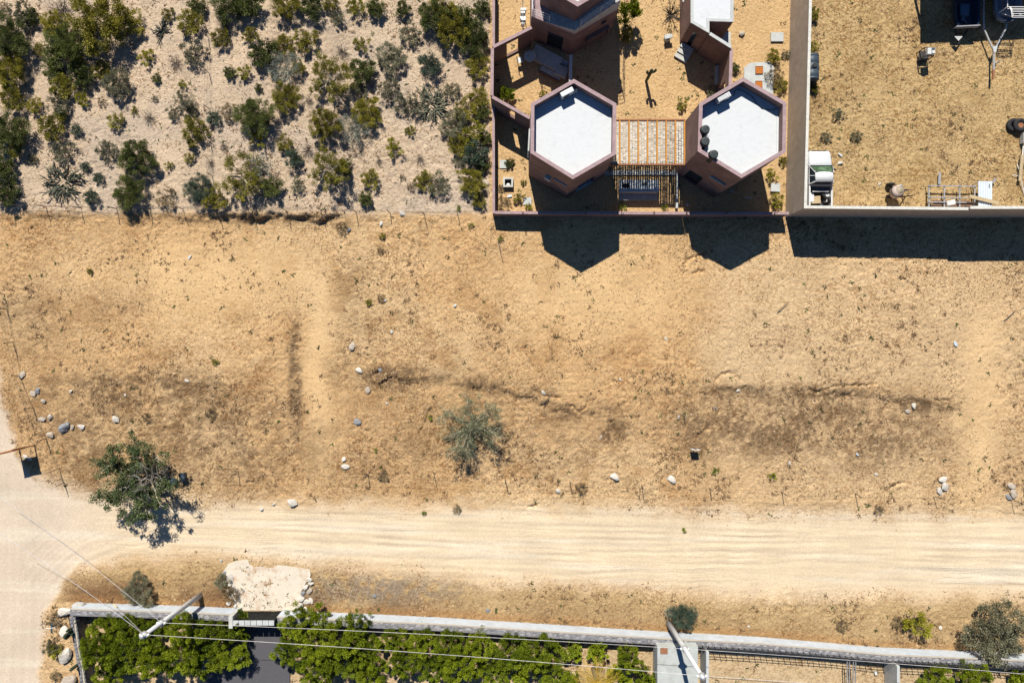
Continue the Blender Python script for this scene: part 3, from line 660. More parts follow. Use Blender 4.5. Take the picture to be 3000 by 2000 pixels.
# ------------------------------------------------------------------ stair house (top edge of the photograph)
def U(x, y): return Vector((x * S, -y * S))       # ground position in pixels from the image centre (y down)
def stair_house():
    H1, H2 = 3.3, 5.7
    o1 = [U(170, -838), U(289, -905), U(289, -1040), U(170, -1108), U(53, -1040), U(53, -885)]
    o2 = [U(169, -862), U(263, -917), U(263, -1026), U(169, -1080), U(76, -1026), U(76, -917)]
    t = thing('stair_house', 'mauve hexagonal house with outside stairs winding round its upper floor', 'house', (o1[0].x, o1[0].y, 0))
    i1 = poly_in(o1, .2); mb = MB(); ops = {0: [(.66, .78, 2.25, 2.7), (.34, .86, .9, 1.6)], 5: [(.40, .78, .05, 2.15)]}
    for i in range(6): wall_quad(mb, o1[i], o1[(i + 1) % 6], i1[i], i1[(i + 1) % 6], -.1, H1 - .16, ops.get(i, ()))
    mb.build('wall', M_stucco, t)
    for i, oo in ops.items():
        for (a, b, za, zb) in oo:
            m0 = lerp2(o1[i], i1[i], .6); m1 = lerp2(o1[(i + 1) % 6], i1[(i + 1) % 6], .6); n0 = lerp2(o1[i], i1[i], .8); n1 = lerp2(o1[(i + 1) % 6], i1[(i + 1) % 6], .8)
            wv = MB().hexa([lerp2(m0, m1, a), lerp2(m0, m1, b), lerp2(n0, n1, b), lerp2(n0, n1, a)], za, zb).build('window' if za > .2 else 'door', M_glass, t)
    MB().prism(o1, H1 - .158, H1).build('terrace_floor', M_cap, t)
    i2 = poly_in(o2, .2); mb = MB()
    for i in range(6): wall_quad(mb, o2[i], o2[(i + 1) % 6], i2[i], i2[(i + 1) % 6], H1 + .002, H2 - .04)
    mb.build('upper_wall', M_stucco, t)
    co = poly_in(o2, -.02); ci = poly_in(o2, .24); mb = MB()
    for i in range(6): mb.hexa([co[i], co[(i + 1) % 6], ci[(i + 1) % 6], ci[i]], H2 - .038, H2 + .01)
    mb.build('parapet_cap', M_cap, t)
    MB().prism(poly_in(o2, .202), H2 - .95, H2 - .75).build('roof', M_white, t)
    # stairs rise from the left corner round the front to the right corner
    for leg, (A, B, A2, B2, za, n) in enumerate([(o1[5], o1[0], o2[5], o2[0], .0, 9), (o1[0], o1[1], o2[0], o2[1], .8, 9)]):
        for k in range(n):
            f0, f1 = k / n, (k + 1) / n; h = H1 + za + (k + 1) * .8 / n * .9
            if leg == 0 and k < 3: continue
            MB().hexa([lerp2(A, B, f0), lerp2(A, B, f1 - .002), lerp2(A2, B2, f1 - .002) , lerp2(A2, B2, f0)], H1 + .003, h - .3 if leg == 0 else h - .35).build('step', M_conc, t)
    def rail(pts, hh=.85):
        rb = MB()
        for z in (.28, .56, .85): rb.tube([p + Vector((0, 0, z)) for p in pts], .018, 5)
        for a, b in zip(pts, pts[1:]):
            n = max(1, int((b - a).length / 1.1))
            for k in range(n + 1): q = a.lerp(b, k / n); rb.tube([q, q + Vector((0, 0, hh))], .018, 5)
        rb.build('railing', M_rail, t)
    e = poly_in(o1, .06)
    v = lambda p, z: Vector((p.x, p.y, z))
    rail([v(e[4], H1), v(e[5], H1), v(lerp2(e[5], e[0], .4), H1 + .1)])
    rail([v(lerp2(e[0], e[1], .12), H1 + .45), v(e[1], H1 + 1.15), v(e[2], H1 + 1.15)])
    # canopy-like bay on the right wall
    q0 = lerp2(o1[0], o1[1], .34); q1 = lerp2(o1[0], o1[1], .86); nrm = Vector((.35, -.85)).normalized() * .28
    bay = MB()
    bay.hexa([q0, q1, q1 + nrm, q0 + nrm], 1.61, 1.67); bay.hexa([q0, q0 + (q1 - q0) * .04, q0 + (q1 - q0) * .04 + nrm, q0 + nrm], .9, 1.605); bay.hexa([q1 - (q1 - q0) * .04, q1, q1 + nrm, q1 - (q1 - q0) * .04 + nrm], .9, 1.605)
    bay.build('window_hood', M_stucco, t)
    # patio in front of the door
    c = P(1600, 175); tag(MB().box((c.x, c.y, .16), (2.1, 1.0, .42), math.radians(-28)).build('patio_bench', M_conc), 'shaded concrete bench beside the stair house door', 'bench')
    c = P(1622, 200); tp = thing('patio_platform', 'shaded timber platform below the stair house door', 'platform', c)
    for k in range(9):
        d = Vector((math.cos(math.radians(-28)), math.sin(math.radians(-28)))); n = Vector((-d.y, d.x)); q = c.to_2d() + n * (k - 4) * .175
        MB().box((q.x, q.y, .15), (1.55, .165, .09), math.radians(-28)).build('plank', M_oldwood if k % 3 == 0 else M_conc, tp)
    c = P(1551, 178); tt = thing('round_table', 'round concrete table in the shade of the courtyard', 'table', c)
    MB().lathe((c.x, c.y, .70), [(.40, 0), (.41, .02), (.41, .055), (.39, .06)], 8).build('table_top', M_conc, tt)
    MB().lathe((c.x, c.y, -.05), [(.16, 0), (.09, .2), (.09, .70), (.14, .749)], 10).build('pedestal', M_conc, tt)
    c = P(1521, 184); ch = thing('patio_chair', 'white and black metal chair on the sunlit courtyard sand', 'chair', c)
    MB().box((c.x + .06, c.y, .44), (.36, .36, .03), .3).build('seat', M_ac, ch)
    MB().box((c.x - .13, c.y - .06, .68), (.03, .36, .34), .3).build('backrest', M_frame, ch)
    for sx, sy in ((-1, -1), (1, -1), (1, 1), (-1, 1)):
        q = Vector((c.x + .06 + sx * .16, c.y + sy * .16, 0)); MB().tube([q, q + Vector((0, 0, .425))], .016, 5).build('leg', M_frame, ch)
    c = P(1645, 215); tag(MB().box((c.x, c.y, .2), (.8, .7, .45), math.radians(-20)).build('storage_chest', M_conc), 'grey chest in the shade against the partition wall', 'chest')
    c = P(1532, 45, 1.2); o = MB(); g = 6
    for k in range(g): o.box((c.x + .03 * (k % 2), c.y - .5 + k * .17, 1.0 + .12 * math.sin(k * 1.7)), (.22 + .08 * (k % 3), .17, .5))
    tl = thing('clothes_line', 'clothes line with a white cloth at the top left of the stair house', 'clothes line', (c.x, c.y, 0))
    o.build('cloth', M_ac, tl)
    for dy in (-.8, .9): MB().tube([(c.x, c.y + dy, -.05), (c.x, c.y + dy, 1.35)], .03, 6).build('pole', M_rod, tl)
    MB().tube([(c.x, c.y - .8, 1.33), (c.x, c.y + .9, 1.33)], .01, 4).build('line', M_rail, tl)
stair_house()

# ------------------------------------------------------------------ white-roofed house (right of the stair house)
def flat_house():
    H1 = 2.95
    px = [(2024, -90), (2150, -90), (2148.5, 64), (2078, 62), (2078, 97), (2024, 66)]
    o = [P(x, y, H1).to_2d() for x, y in px]
    c = o[5]; t = thing('flat_roofed_house', 'mauve house with a white flat roof and pale grey rim', 'house', (c.x, c.y, 0))
    mb = MB(); inn = poly_in(o, .16)
    n = 6; ops = {5: [(.66, .86, 1.0, 2.3)], 4: [(.40, .66, .06, 2.1)]}
    for i in range(n): wall_quad(mb, o[i], o[(i + 1) % n], inn[i], inn[(i + 1) % n], -.1, H1 - .09, ops.get(i, ()))
    mb.build('wall', M_stucco, t)
    co = poly_in(o, -.01); ci = poly_in(o, .17); mb = MB()
    for i in range(n): mb.hexa([co[i], co[(i + 1) % n], ci[(i + 1) % n], ci[i]], H1 - .088, H1)
    mb.build('roof_rim', M_lightconc, t)
    MB().prism(poly_in(o, .171), H1 - .3, H1 - .06).build('roof', M_white, t)
    for i, oo in ops.items():
        for (a, b, za, zb) in oo:
            m0 = lerp2(o[i], inn[i], .7); m1 = lerp2(o[(i + 1) % n], inn[(i + 1) % n], .7); n0 = lerp2(o[i], inn[i], .9); n1 = lerp2(o[(i + 1) % n], inn[(i + 1) % n], .9)
            wv = MB().hexa([lerp2(m0, m1, a), lerp2(m0, m1, b), lerp2(n0, n1, b), lerp2(n0, n1, a)], za, zb).build('window' if za > .2 else 'door', M_glass, t)
            if za > .2:
                s0 = lerp2(o[i], inn[i], -.3); s1 = lerp2(o[(i + 1) % n], inn[(i + 1) % n], -.3); s2 = lerp2(o[i], inn[i], .69); s3 = lerp2(o[(i + 1) % n], inn[(i + 1) % n], .69)
                MB().hexa([lerp2(s0, s1, a), lerp2(s0, s1, b), lerp2(s2, s3, b), lerp2(s2, s3, a)], za - .06, za + .003).build('sill', M_lightconc, wv)
    straight_wall('courtyard_wall', 'pale topped diagonal wall continuing from the white roofed house', [((2079, 98), (2143, 138), H1, ())], .17, M_stucco, M_lightconc)
    # steps up to the door
    base = lerp2(o[5], o[4], .45); d = (o[4] - o[5]).normalized(); nr = Vector((-d.y, d.x)); nr = nr if nr.dot(Vector((-.5, -1))) > 0 else -nr
    ts = thing('door_steps', 'three dark timber steps at the door of the white roofed house', 'steps', (base.x, base.y, 0))
    for k in range(3):
        q = base + nr * (.22 + k * .34); MB().box((q.x, q.y, .14 - k * .045 + .02), (.95, .32, .36 - k * .09), math.atan2(d.y, d.x)).build('step', M_conc, ts)
    mb = MB().prism([P(x, y) for x, y in [(2060, 95), (2140, 95), (2140, 130), (2100, 150)]], -.1, .05)
    tag(mb.build('courtyard_floor', M_conc), 'shaded concrete floor in the notch of the white roofed house', 'paving')
    # shaded bench and stone seat
    c = P(2102, 225); tag(MB().box((c.x, c.y, .22), (.42, 1.25, .45)).build('garden_bench', M_lightconc), 'shaded grey bench beside the wall with the pink top', 'bench')
    c = P(1953, 116); b = thing('stone_seat', 'white stone seat casting a round shadow, west of the white roofed house', 'seat', c)
    MB().lathe((c.x, c.y, -.03), [(.22, 0), (.2, .3), (.22, .42)], 12).build('base', M_conc, b)
    MB().box((c.x + .02, c.y - .02, .455), (.56, .28, .12), .2).build('seat', M_lightconc, b, bevel=.03)
flat_house()

# ------------------------------------------------------------------ storage yard
def wheel(mb_t, mb_r, c, r, wd, axis='X', rz=0.):
    h = wd / 2
    mb_t.lathe(c, [(r * .55, -h), (r * .9, -h), (r, -h * .7), (r, h * .7), (r * .9, h), (r * .55, h)], 20, axis, rz)
    mb_r.lathe(c, [(r * .54, -h * .8), (r * .54, h * .82), (r * .3, h * .7), (r * .1, h * .9)], 14, axis, rz)
def loft(mb, secs):
    n = len(secs[0]); v = [p for s in secs for p in s]; f = []
    for i in range(len(secs) - 1):
        for j in range(n): f.append((i * n + j, i * n + (j + 1) % n, (i + 1) * n + (j + 1) % n, (i + 1) * n + j))
    f.append(tuple(range(n))[::-1]); f.append(tuple((len(secs) - 1) * n + j for j in range(n))); mb.add(v, f)
def pickup():
    cx = 886 * S; y0 = 549 * S            # front bumper
    t = thing('pickup_truck', 'old white pickup truck with a stripped open bed, parked in the wall corner', 'truck', (cx, y0 - 1.9, 0))
    mw = mat('white_car_paint', (.58, .595, .61), .3, var=.05, scale=2, dirt=(.50, .50, .49), dscale=3, spec=.5)
    def sec(y, hw, zb, zt_, cr=.03):
        Y = y0 - y
        return [(cx - hw, Y, zb), (cx - hw, Y, zt_ - .22), (cx - hw * .97, Y, zt_ - .08), (cx - hw * .84, Y, zt_), (cx, Y, zt_ + cr), (cx + hw * .84, Y, zt_), (cx + hw * .97, Y, zt_ - .08), (cx + hw, Y, zt_ - .22), (cx + hw, Y, zb)]
    b = MB(); loft(b, [sec(.02, .60, .42, .70, .01), sec(.06, .70, .36, .80), sec(.22, .76, .34, .88), sec(.7, .79, .34, .95), sec(1.05, .80, .34, .99), sec(1.06, .80, .34, .985)])
    body = b.build('body', mw, t, True)
    # cab: sills and doors below, pillars and roof above
    c = MB(); Y = lambda y: y0 - y
    c.hexa([(cx - .80, Y(1.065)), (cx + .80, Y(1.065)), (cx + .80, Y(2.35)), (cx - .80, Y(2.35))], .34, .98)
    c.build('cab', mw, t, bevel=.03)
    roof = MB(); loft(roof, [[(cx - .60, Y(1.62), 1.45), (cx - .56, Y(1.62), 1.50), (cx, Y(1.60), 1.53), (cx + .56, Y(1.62), 1.50), (cx + .60, Y(1.62), 1.45)],
                             [(cx - .63, Y(1.9), 1.46), (cx - .58, Y(1.9), 1.53), (cx, Y(1.9), 1.56), (cx + .58, Y(1.9), 1.53), (cx + .63, Y(1.9), 1.46)],
                             [(cx - .62, Y(2.27), 1.45), (cx - .57, Y(2.27), 1.51), (cx, Y(2.27), 1.54), (cx + .57, Y(2.27), 1.51), (cx + .62, Y(2.27), 1.45)]])
    roof.build('roof', mat('speckled_white_roof', (.58, .595, .61), .4, var=.03, dirt=(.40, .39, .38), dscale=11, dth=.56), t, True)
    for s in (-1, 1):
        p = lambda *a: MB().bar(*a).build('pillar', mw, t)
        p((cx + s * .77, Y(1.08), .97), (cx + s * .60, Y(1.63), 1.48), .07, .06); p((cx + s * .76, Y(2.30), .97), (cx + s * .61, Y(2.25), 1.47), .10, .07)
        p((cx + s * .77, Y(1.75), .97), (cx + s * .62, Y(1.85), 1.47), .04, .04)
    g = MB(); g.add([(cx - .72, Y(1.09), 1.0), (cx + .72, Y(1.09), 1.0), (cx + .56, Y(1.61), 1.47), (cx - .56, Y(1.61), 1.47), (cx - .72, Y(1.11), .985), (cx + .72, Y(1.11), .985), (cx + .56, Y(1.63), 1.455), (cx - .56, Y(1.63), 1.455)],
            [(0, 1, 2, 3), (7, 6, 5, 4), (0, 4, 5, 1), (1, 5, 6, 2), (2, 6, 7, 3), (3, 7, 4, 0)])
    ws = g.build('windshield', mat('green_windshield', (.04, .085, .045), .2, var=.4, scale=4, dirt=(.13, .22, .13), dscale=2, spec=.4), t)
    wf = MB(); q = [Vector((cx - .75, Y(1.065), 1.005)), Vector((cx + .75, Y(1.065), 1.005)), Vector((cx + .58, Y(1.62), 1.49)), Vector((cx - .58, Y(1.62), 1.49))]
    for i in range(4): wf.bar(q[i], q[(i + 1) % 4], .05, .035)
    wf.build('windshield_seal', M_black, ws)
    for s in (-1, 1):
        MB().add([(cx + s * .775, Y(1.2), .99), (cx + s * .765, Y(2.22), .99), (cx + s * .625, Y(2.2), 1.45), (cx + s * .63, Y(1.66), 1.45)], [(0, 1, 2, 3)]).build('side_window', M_glass, t)
        MB().box((cx + s * .93, Y(1.32), 1.0), (.22, .07, .13), s * -.5).build('mirror', M_black, t, bevel=.015)
        MB().box((cx + s * .58, Y(.012), .62), (.22, .04, .13)).build('headlight', M_ac, t)
        MB().box((cx + s * .806, Y(2.0), .82), (.012, .14, .03)).build('door_handle', M_frame, t)
    MB().add([(cx - .60, Y(2.33), .99), (cx + .60, Y(2.33), .99), (cx + .56, Y(2.29), 1.44), (cx - .56, Y(2.29), 1.44)], [(0, 1, 2, 3)]).build('rear_window', M_glass, t)
    MB().box((cx, Y(-.03), .48), (1.42, .10, .16)).build('bumper', M_black, t, bevel=.02)
    bed = MB()
    for s in (-1, 1): bed.box((cx + s * .745, Y(3.09), .74), (.11, 1.46, .50)); bed.box((cx + s * .52, Y(3.15), .66), (.30, .62, .24))
    bed.box((cx, Y(2.40), .74), (1.38, .05, .46)); bd = bed.build('bed_side', mw, t, bevel=.015)
    MB().box((cx, Y(3.1), .52), (1.6, 1.46, .06)).build('bed_floor', mat('bed_floor_metal', (.05, .055, .06), .6, var=.3), t)
    MB().tube([(cx - .55, Y(2.78), .92), (cx + .55, Y(2.78), .92)], .045, 8).build('cross_bar', M_rail, t)
    MB().box((cx, Y(2.62), .72), (1.1, .3, .3)).build('tool_box', M_bluegrey, t, bevel=.02)
    for sx in (-1, 1):
        for yy in (.72, 3.05):
            a = MB(); r = MB(); wheel(a, r, (cx + sx * .74, Y(yy), .31), .31, .18, 'X')
            wo = a.build('tyre', M_rubber, t, True); r.build('rim', M_steel, wo)
    # load in the bed
    pl = P(2389, 586, .75); tag(MB().box((pl.x + .03, pl.y + .02, .66), (.62, .5, .20), .05).build('wooden_crate_board', M_wood), 'worn wooden board lying in the pickup bed', 'board')
    for i, (x, y, rz) in enumerate([(2414, 578, .5), (2427, 586, .1)]):
        q = P(x, y, .8); a = MB(); r = MB(); wheel(a, r, (q.x, q.y, .80), .24, .15, 'X', rz)
        o = tag(a.build('loose_tyre', M_rubber, None, True), ['loose tyre standing in the pickup bed beside the board', 'loose tyre standing in the pickup bed against its right side'][i], 'tyre', 'loose tyres in the pickup bed')
        r.build('rim', M_rust, o)
pickup()

def yard_things():
    # horizontal plastic tank behind the wall
    c = P(2376, 201, .5); t = thing('storage_tank', 'dark blue ribbed tank lying behind the beige wall', 'tank', (c.x, c.y, 0))
    r = .5; prof = [(r * .8, -.9), (r, -.82)]
    for k in range(4): y = -.75 + k * .46; prof += [(r, y), (r * .95, y + .03), (r * .95, y + .07), (r, y + .10)]
    prof += [(r, .82), (r * .8, .9)]
    MB().lathe((c.x, c.y, .52), prof, 22, 'Y').build('body', M_bluegrey, t, True)
    MB().lathe((c.x, c.y, 1.01), [(.16, 0), (.16, .06), (.14, .07)], 14).build('lid', M_black, t)
    # concrete mixer
    c = P(2618, 560); t = thing('concrete_mixer', 'small wheeled concrete mixer with a pinkish drum by the wall', 'mixer', c)
    d = P(2632, 560, 1.0); dc = Vector((d.x, d.y, .88)); ax = Vector((.12, .25, 1)).normalized()
    mm = ax.to_track_quat('Z', 'Y').to_matrix().to_4x4()
    def drum(prof, nm, m, par):
        b = MB().lathe((0, 0, 0), prof, 24); b.v = [tuple(dc + (mm @ Vector(q))) for q in b.v]; return b.build(nm, m, par, True)
    dr = drum([(.16, -.46), (.34, -.38), (.42, -.05), (.41, .02), (.30, .26)], 'drum', mat('pink_grey_drum', (.42, .33, .29), .7, var=.2, dirt=(.55, .50, .46), dscale=3), t)
    drum([(.42, -.03), (.445, -.02), (.445, .03), (.42, .035)], 'gear_ring', M_frame, dr)
    drum([(.275, .262), (.275, .27)], 'mouth', M_tan, dr)
    f = MB(); b0 = Vector((c.x, c.y, 0))
    f.bar(b0 + Vector((-.55, 0, .42)), b0 + Vector((.7, 0, .42)), .07); f.bar(b0 + Vector((.5, -.1, .1)), b0 + Vector((.5, -.1, .9)), .06)
    f.bar(b0 + Vector((-.35, .38, .3)), b0 + Vector((-.35, -.38, .3)), .06); f.bar(dc + Vector((.46, 0, 0)), b0 + Vector((.75, 0, .42)), .06)
    f.bar(dc + Vector((-.46, -.02, .05)), dc + Vector((.50, .02, .12)), .05, .05)
    f.build('frame', M_frame, t)
    MB().box(b0 + Vector((-.12, .02, .76)), (.38, .34, .5), .12).build('engine_box', M_ac, t, bevel=.02)
    MB().box(b0 + Vector((-.10, .02, 1.02)), (.28, .24, .03), .12).build('engine_grille', M_bluegrey, t)
    MB().tube([b0 + Vector((.7, -.02, .42)), b0 + Vector((1.25, .03, .36))], .03, 6).build('tow_bar', M_rust, t)
    for s in (-1, 1):
        a = MB(); r_ = MB(); wheel(a, r_, tuple(b0 + Vector((-.38, s * .40, .29))), .28, .14, 'Y'); wo = a.build('wheel', M_rubber, t, True); r_.build('rim', M_rust, wo)
    # tube rack
    t = thing('steel_rack', 'welded tube rack lying above old lumber beside the wall', 'rack', P(2790, 570))
    xs = [2721, 2766, 2811, 2855, 2863]; hz = .42
    for x in xs[:4]:
        MB().bar(P(x, 543, hz), P(x, 618, hz), .075).build('rail', M_steel, t)
    for y, h in ((544, .5), (578, .5), (592, .5), (610, .5)): MB().bar(P(2719, y, h), P(2866, y + 2, h), .06).build('cross_tube', M_steel, t)
    for x, y in ((2721, 545), (2721, 612), (2855, 545), (2855, 612)): q = P(x, y, hz); MB().bar((q.x, q.y, -.05), (q.x, q.y, hz - .04), .05).build('leg', M_steel, t)
    for k in range(6):
        a = P(2712 + R.uniform(-6, 40), 588 + k * 4.2, .1 + .04 * (k % 2)); b = P(2850 + R.uniform(-20, 12), 590 + k * 4.2, .1 + .04 * (k % 2))
        tag(MB().bar(a, b, .09, .05).build('lumber', M_oldwood), f'weathered brown lumber length under the tube rack, {ORD[k]} from the top', 'lumber', 'lumber under the tube rack')
    c = P(2786, 594, .62); tag(MB().box((c.x, c.y, .60), (.58, .34, .14), .22).build('white_basin', M_ac, bevel=.03), 'white basin lying on the tube rack', 'basin')
    # corrugated sheet on trestles
    t = thing('corrugated_sheet', 'bluish white corrugated metal sheet on a stand beside the rack', 'metal sheet', P(2885, 565))
    a = P(2865, 531, .72); b = P(2906, 607, .72); mb = MB(); n = 24; v = []
    for i in range(n + 1):
        x = a.x + (b.x - a.x) * i / n; z = .72 + .022 * math.cos(i * math.pi * 2 / 4)
        v += [(x, a.y, z), (x, b.y, z), (x, a.y, z - .012), (x, b.y, z - .012)]
    f = []
    for i in range(n): o = i * 4; f += [(o, o + 1, o + 5, o + 4), (o + 6, o + 7, o + 3, o + 2)]
    mb.add(v, f); mb.build('sheet', M_sheet, t)
    MB().box(((a.x + b.x) / 2 + .28, a.y - .32, .75), (.03, .26, .02)).build('slot', M_frame, t)
    for x, y in ((a.x + .08, a.y - .1), (b.x - .08, a.y - .1), (a.x + .08, b.y + .1), (b.x - .08, b.y + .1)): MB().bar((x, y, -.05), (x, y, .685), .05).build('leg', M_steel, t)
    tag(MB().bar(P(2840, 575, .86), P(2926, 596, .80), .23, .07).build('timber_plank', M_wood), 'thick pale plank lying across the corrugated sheet', 'plank')
    q = MB(); q.bar(P(2753, 506, .16), P(2752, 540, .16), .16, .03); q.bar(P(2753, 506, .09), P(2752, 540, .09), .03, .16); q.bar(P(2753, 506, .02), P(2752, 540, .02), .16, .03)
    tag(q.build('steel_beam', M_steel), 'short steel beam lying upright north of the tube rack', 'beam')
    tag(MB().bar(P(2906, 536, .5), P(2918, 524, .3), .12, .04).build('steel_strip', M_steel), 'short grey strip leaning at the corner of the corrugated sheet', 'metal strip')
    # stand with a box
    c = P(2601 + 95, 172); c = P(2702, 168); t = thing('box_stand', 'black metal stand carrying a white and grey box', 'stand', c)
    f = MB(); w2, d2 = .30, .28; bx, by = c.x - .12, c.y - .04
    for sx in (-1, 1):
        for sy in (-1, 1): f.bar((bx + sx * w2, by + sy * d2, -.05), (bx + sx * w2 , by + sy * d2, .98), .05)
    for z in (.35, .95):
        for sy in (-1, 1): f.bar((bx - w2, by + sy * d2, z), (bx + w2, by + sy * d2, z), .045)
        for sx in (-1, 1): f.bar((bx + sx * w2, by - d2, z), (bx + sx * w2, by + d2, z), .045)
    f.build('frame', M_frame, t); MB().box((bx, by, .36), (.56, .52, .03)).build('shelf', M_frame, t)
    cc = MB().box((bx + .04, by - .02, 1.06), (.50, .42, .22)).build('box', M_ac, t, bevel=.015)
    MB().box((bx + .15, by - .02, 1.175), (.22, .38, .012)).build('open_half', M_bluegrey, cc); MB().box((bx + .17, by - .09, 1.186), (.2, .2, .01)).build('white_tray', M_whitecap, cc)
    # tyres at the right edge
    for i, (x, y, h) in enumerate([(2971, 366, .0), (2991, 366, .18)]):
        q = P(x, y, h + .2); a = MB(); r_ = MB()
        a.lathe((q.x, q.y, h), [(.22, .0), (.40, .01), (.46, .06), (.46, .19), (.40, .24), (.22, .25), (.22, .0)], 26)
        o = tag(a.build('old_tyre', M_rubber, None, True), ['old tyre lying flat at the right edge, lower of two', 'old tyre with a rusty rim lying on another at the right edge'][i], 'tyre', 'old tyres at the right edge')
        if i: r_.lathe((q.x, q.y, h + .06), [(.215, 0), (.215, .12), (.12, .13), (.05, .10)], 18); r_.build('rim', M_rust, o)
    # steel channel with rods at the right edge
    t = thing('steel_channel', 'rusty steel channel with thin rods lying at the right edge', 'metal frame', P(2985, 490))
    q = MB(); q.bar(P(2995, 455, .3), P(2988, 530, .3), .20, .04); q.bar(P(2991.5, 455, .22), P(2984, 530, .22), .03, .16); q.build('channel', M_wood, t)
    MB().tube([P(2998, 425, .15), P(2996, 455, .28)], .03, 5).build('rod', M_rail, t); MB().tube([P(2992, 530, .28), P(3002, 575, .05)], .03, 5).build('rod', M_rail, t)
    MB().tube([P(2966, 513, .1), P(2982, 515, .15)], .025, 5).build('rod', M_rail, t); MB().tube([P(2980, 480, .1), P(2985, 496, .2)], .02, 5).build('rod', M_rail, t)
    tag(MB().box(tuple(P(2998, 405, .2)), (.22, .7, .35)).build('concrete_block', M_conc), 'grey block below the old tyres at the right edge', 'block')
yard_things()

# ------------------------------------------------------------------ boats in the shade at the top right
def boats():
    c = P(2810, 20)
    t = thing('blue_boat', 'dark blue open boat in the shade, left of the white railed boat', 'boat', (c.x, c.y, 0))
    mbl = mat('navy_hull', (.015, .03, .06), .45, var=.3); mdk = mat('boat_deck', (.06, .10, .16), .6, var=.3)
    def rect(hw, y, z): return (c.x - hw, y, z), (c.x + hw, y, z)
    yb = P(0, 78, .8).y; yt = yb + 4.6; hw = .86
    h = MB()
    secs = []
    for y, w_, zk in ((yb, .70, .55), (yb + .5, .82, .42), (yb + 2, hw, .36), (yt, hw, .36)):
        secs.append([(c.x - w_ * .8, y, zk), (c.x - w_, y, .95), (c.x - w_ + .09, y, .95), (c.x - w_ * .74, y, zk + .08), (c.x + w_ * .74, y, zk + .08), (c.x + w_ - .09, y, .95), (c.x + w_, y, .95), (c.x + w_ * .8, y, zk)])
    loft(h, secs); h.build('hull', mbl, t)
    MB().box((c.x, yb - .02, .80), (1.62, .06, .32), .05).build('bow_board', mat('pale_bow_board', (.30, .30, .32), .6), t)
    MB().box((c.x - .12, yb + 1.15, .62), (.62, .78, .34)).build('seat_box', mdk, t, bevel=.03)
    MB().lathe((c.x - .12, yb + .62, .55), [(.16, 0), (.16, .06)], 14).build('swivel_seat', mdk, t); MB().bar((c.x - .03, yb + .5, .6), (c.x + .12, yb + .26, .6), .10, .05).build('tiller', mdk, t)
    tr = thing('boat_trailer', 'shaded trailer with a small triangular hitch under the blue boat', 'trailer', (c.x, yb, 0))
    f = MB(); tip = P(2806, 128, .4); f.bar((c.x - .5, yt, .30), (c.x - .5, yb + .2, .30), .08); f.bar((c.x + .5, yt, .30), (c.x + .5, yb + .2, .30), .08)
    f.bar((c.x - .5, yb + .2, .30), tuple(tip), .07); f.bar((c.x + .5, yb + .2, .30), tuple(tip), .07); f.build('frame', M_frame, tr)
    p = MB(); q = P(2808, 112, .55); p.prism([(q.x - .28, q.y + .12), (q.x + .28, q.y + .12), (q.x, q.y - .2)], .52, .56); p.build('hitch_plate', M_lightconc, tr)
    for s in (-1, 1):
        a = MB(); r_ = MB(); wheel(a, r_, (c.x + s * .62, yt - 1.6, .28), .28, .16, 'X'); wo = a.build('wheel', M_rubber, tr, True); r_.build('rim', M_steel, wo)
    # white railed boat on the galvanised trailer
    c = P(2925, 20); t = thing('railed_boat', 'boat with white tubular bow rails on a trailer at the top right', 'boat', (c.x, c.y, 0))
    yb = P(0, 62, .9).y; yt = yb + 4.8
    h = MB(); secs = []
    for y, w_, zk in ((yb - .02, .30, .66), (yb + .25, .72, .5), (yb + .8, .90, .40), (yt, .92, .38)):
        secs.append([(c.x - w_ * .75, y, zk), (c.x - w_, y, .98), (c.x - w_ + .14, y, 1.0), (c.x - w_ * .70, y, zk + .1), (c.x + w_ * .70, y, zk + .1), (c.x + w_ - .14, y, 1.0), (c.x + w_, y, .98), (c.x + w_ * .75, y, zk)])
    loft(h, secs); h.build('hull', mat('grey_blue_hull', (.16, .20, .26), .5, var=.2), t)
    MB().prism([(c.x - .62, yb + .3), (c.x + .1, yb + .3), (c.x + .1, yb + .85), (c.x - .62, yb + .75)], .90, .94).build('bow_deck', mat('grey_deck', (.28, .25, .25), .7), t)
    for s in (-1, 1):
        for k in range(2): MB().tube([(c.x + s * (.70 + .12 * k), yb + .55, 1.55), (c.x + s * (.70 + .12 * k), yt, 1.55)], .022, 5).build('side_rail', mat('dark_red_rail', (.16, .09, .09), .5), t)
        MB().tube([(c.x + s * .66, yb + .5, 1.78), (c.x + s * .66, yb + 1.5, 1.78)], .026, 6).build('side_rail', M_rail, t)
    k = 1.75; xl, xr = c.x - .69, c.x + .69
    for zz, yy, ww in ((1.78, .52, .69), (1.78, .40, .69), (1.95, .22, .56), (1.95, .12, .56), (1.95, -.02, .54), (1.95, -.16, .52), (1.95, -.26, .50)):
        MB().tube([(c.x + .02 - ww, yb + yy, zz), (c.x + .02 + ww, yb + yy, zz)], .026, 6).build('bow_rail', M_rail, t)
    for s in (-1, 1):
        MB().tube([(c.x + .02 + s * .56, yb + .52, 1.80), (c.x + .02 + s * .56, yb + .2, 1.95), (c.x + .02 + s * .50, yb - .26, 1.95)], .028, 6).build('bow_rail', M_rail, t)
        MB().tube([(c.x + .02 + s * .45, yb + .45, 1.80), (c.x + .02 + s * .42, yb - .12, 1.95)], .024, 6).build('bow_rail', M_rail, t)
        MB().tube([(c.x + s * .69, yb + .5, .95), (c.x + s * .69, yb + .5, 1.80)], .026, 6).build('rail_post', M_rail, t)
        MB().tube([(c.x + .02 + s * .50, yb + .5, .95), (c.x + .02 + s * .50, yb - .2, 1.93)], .024, 6).build('rail_post', M_rail, t)
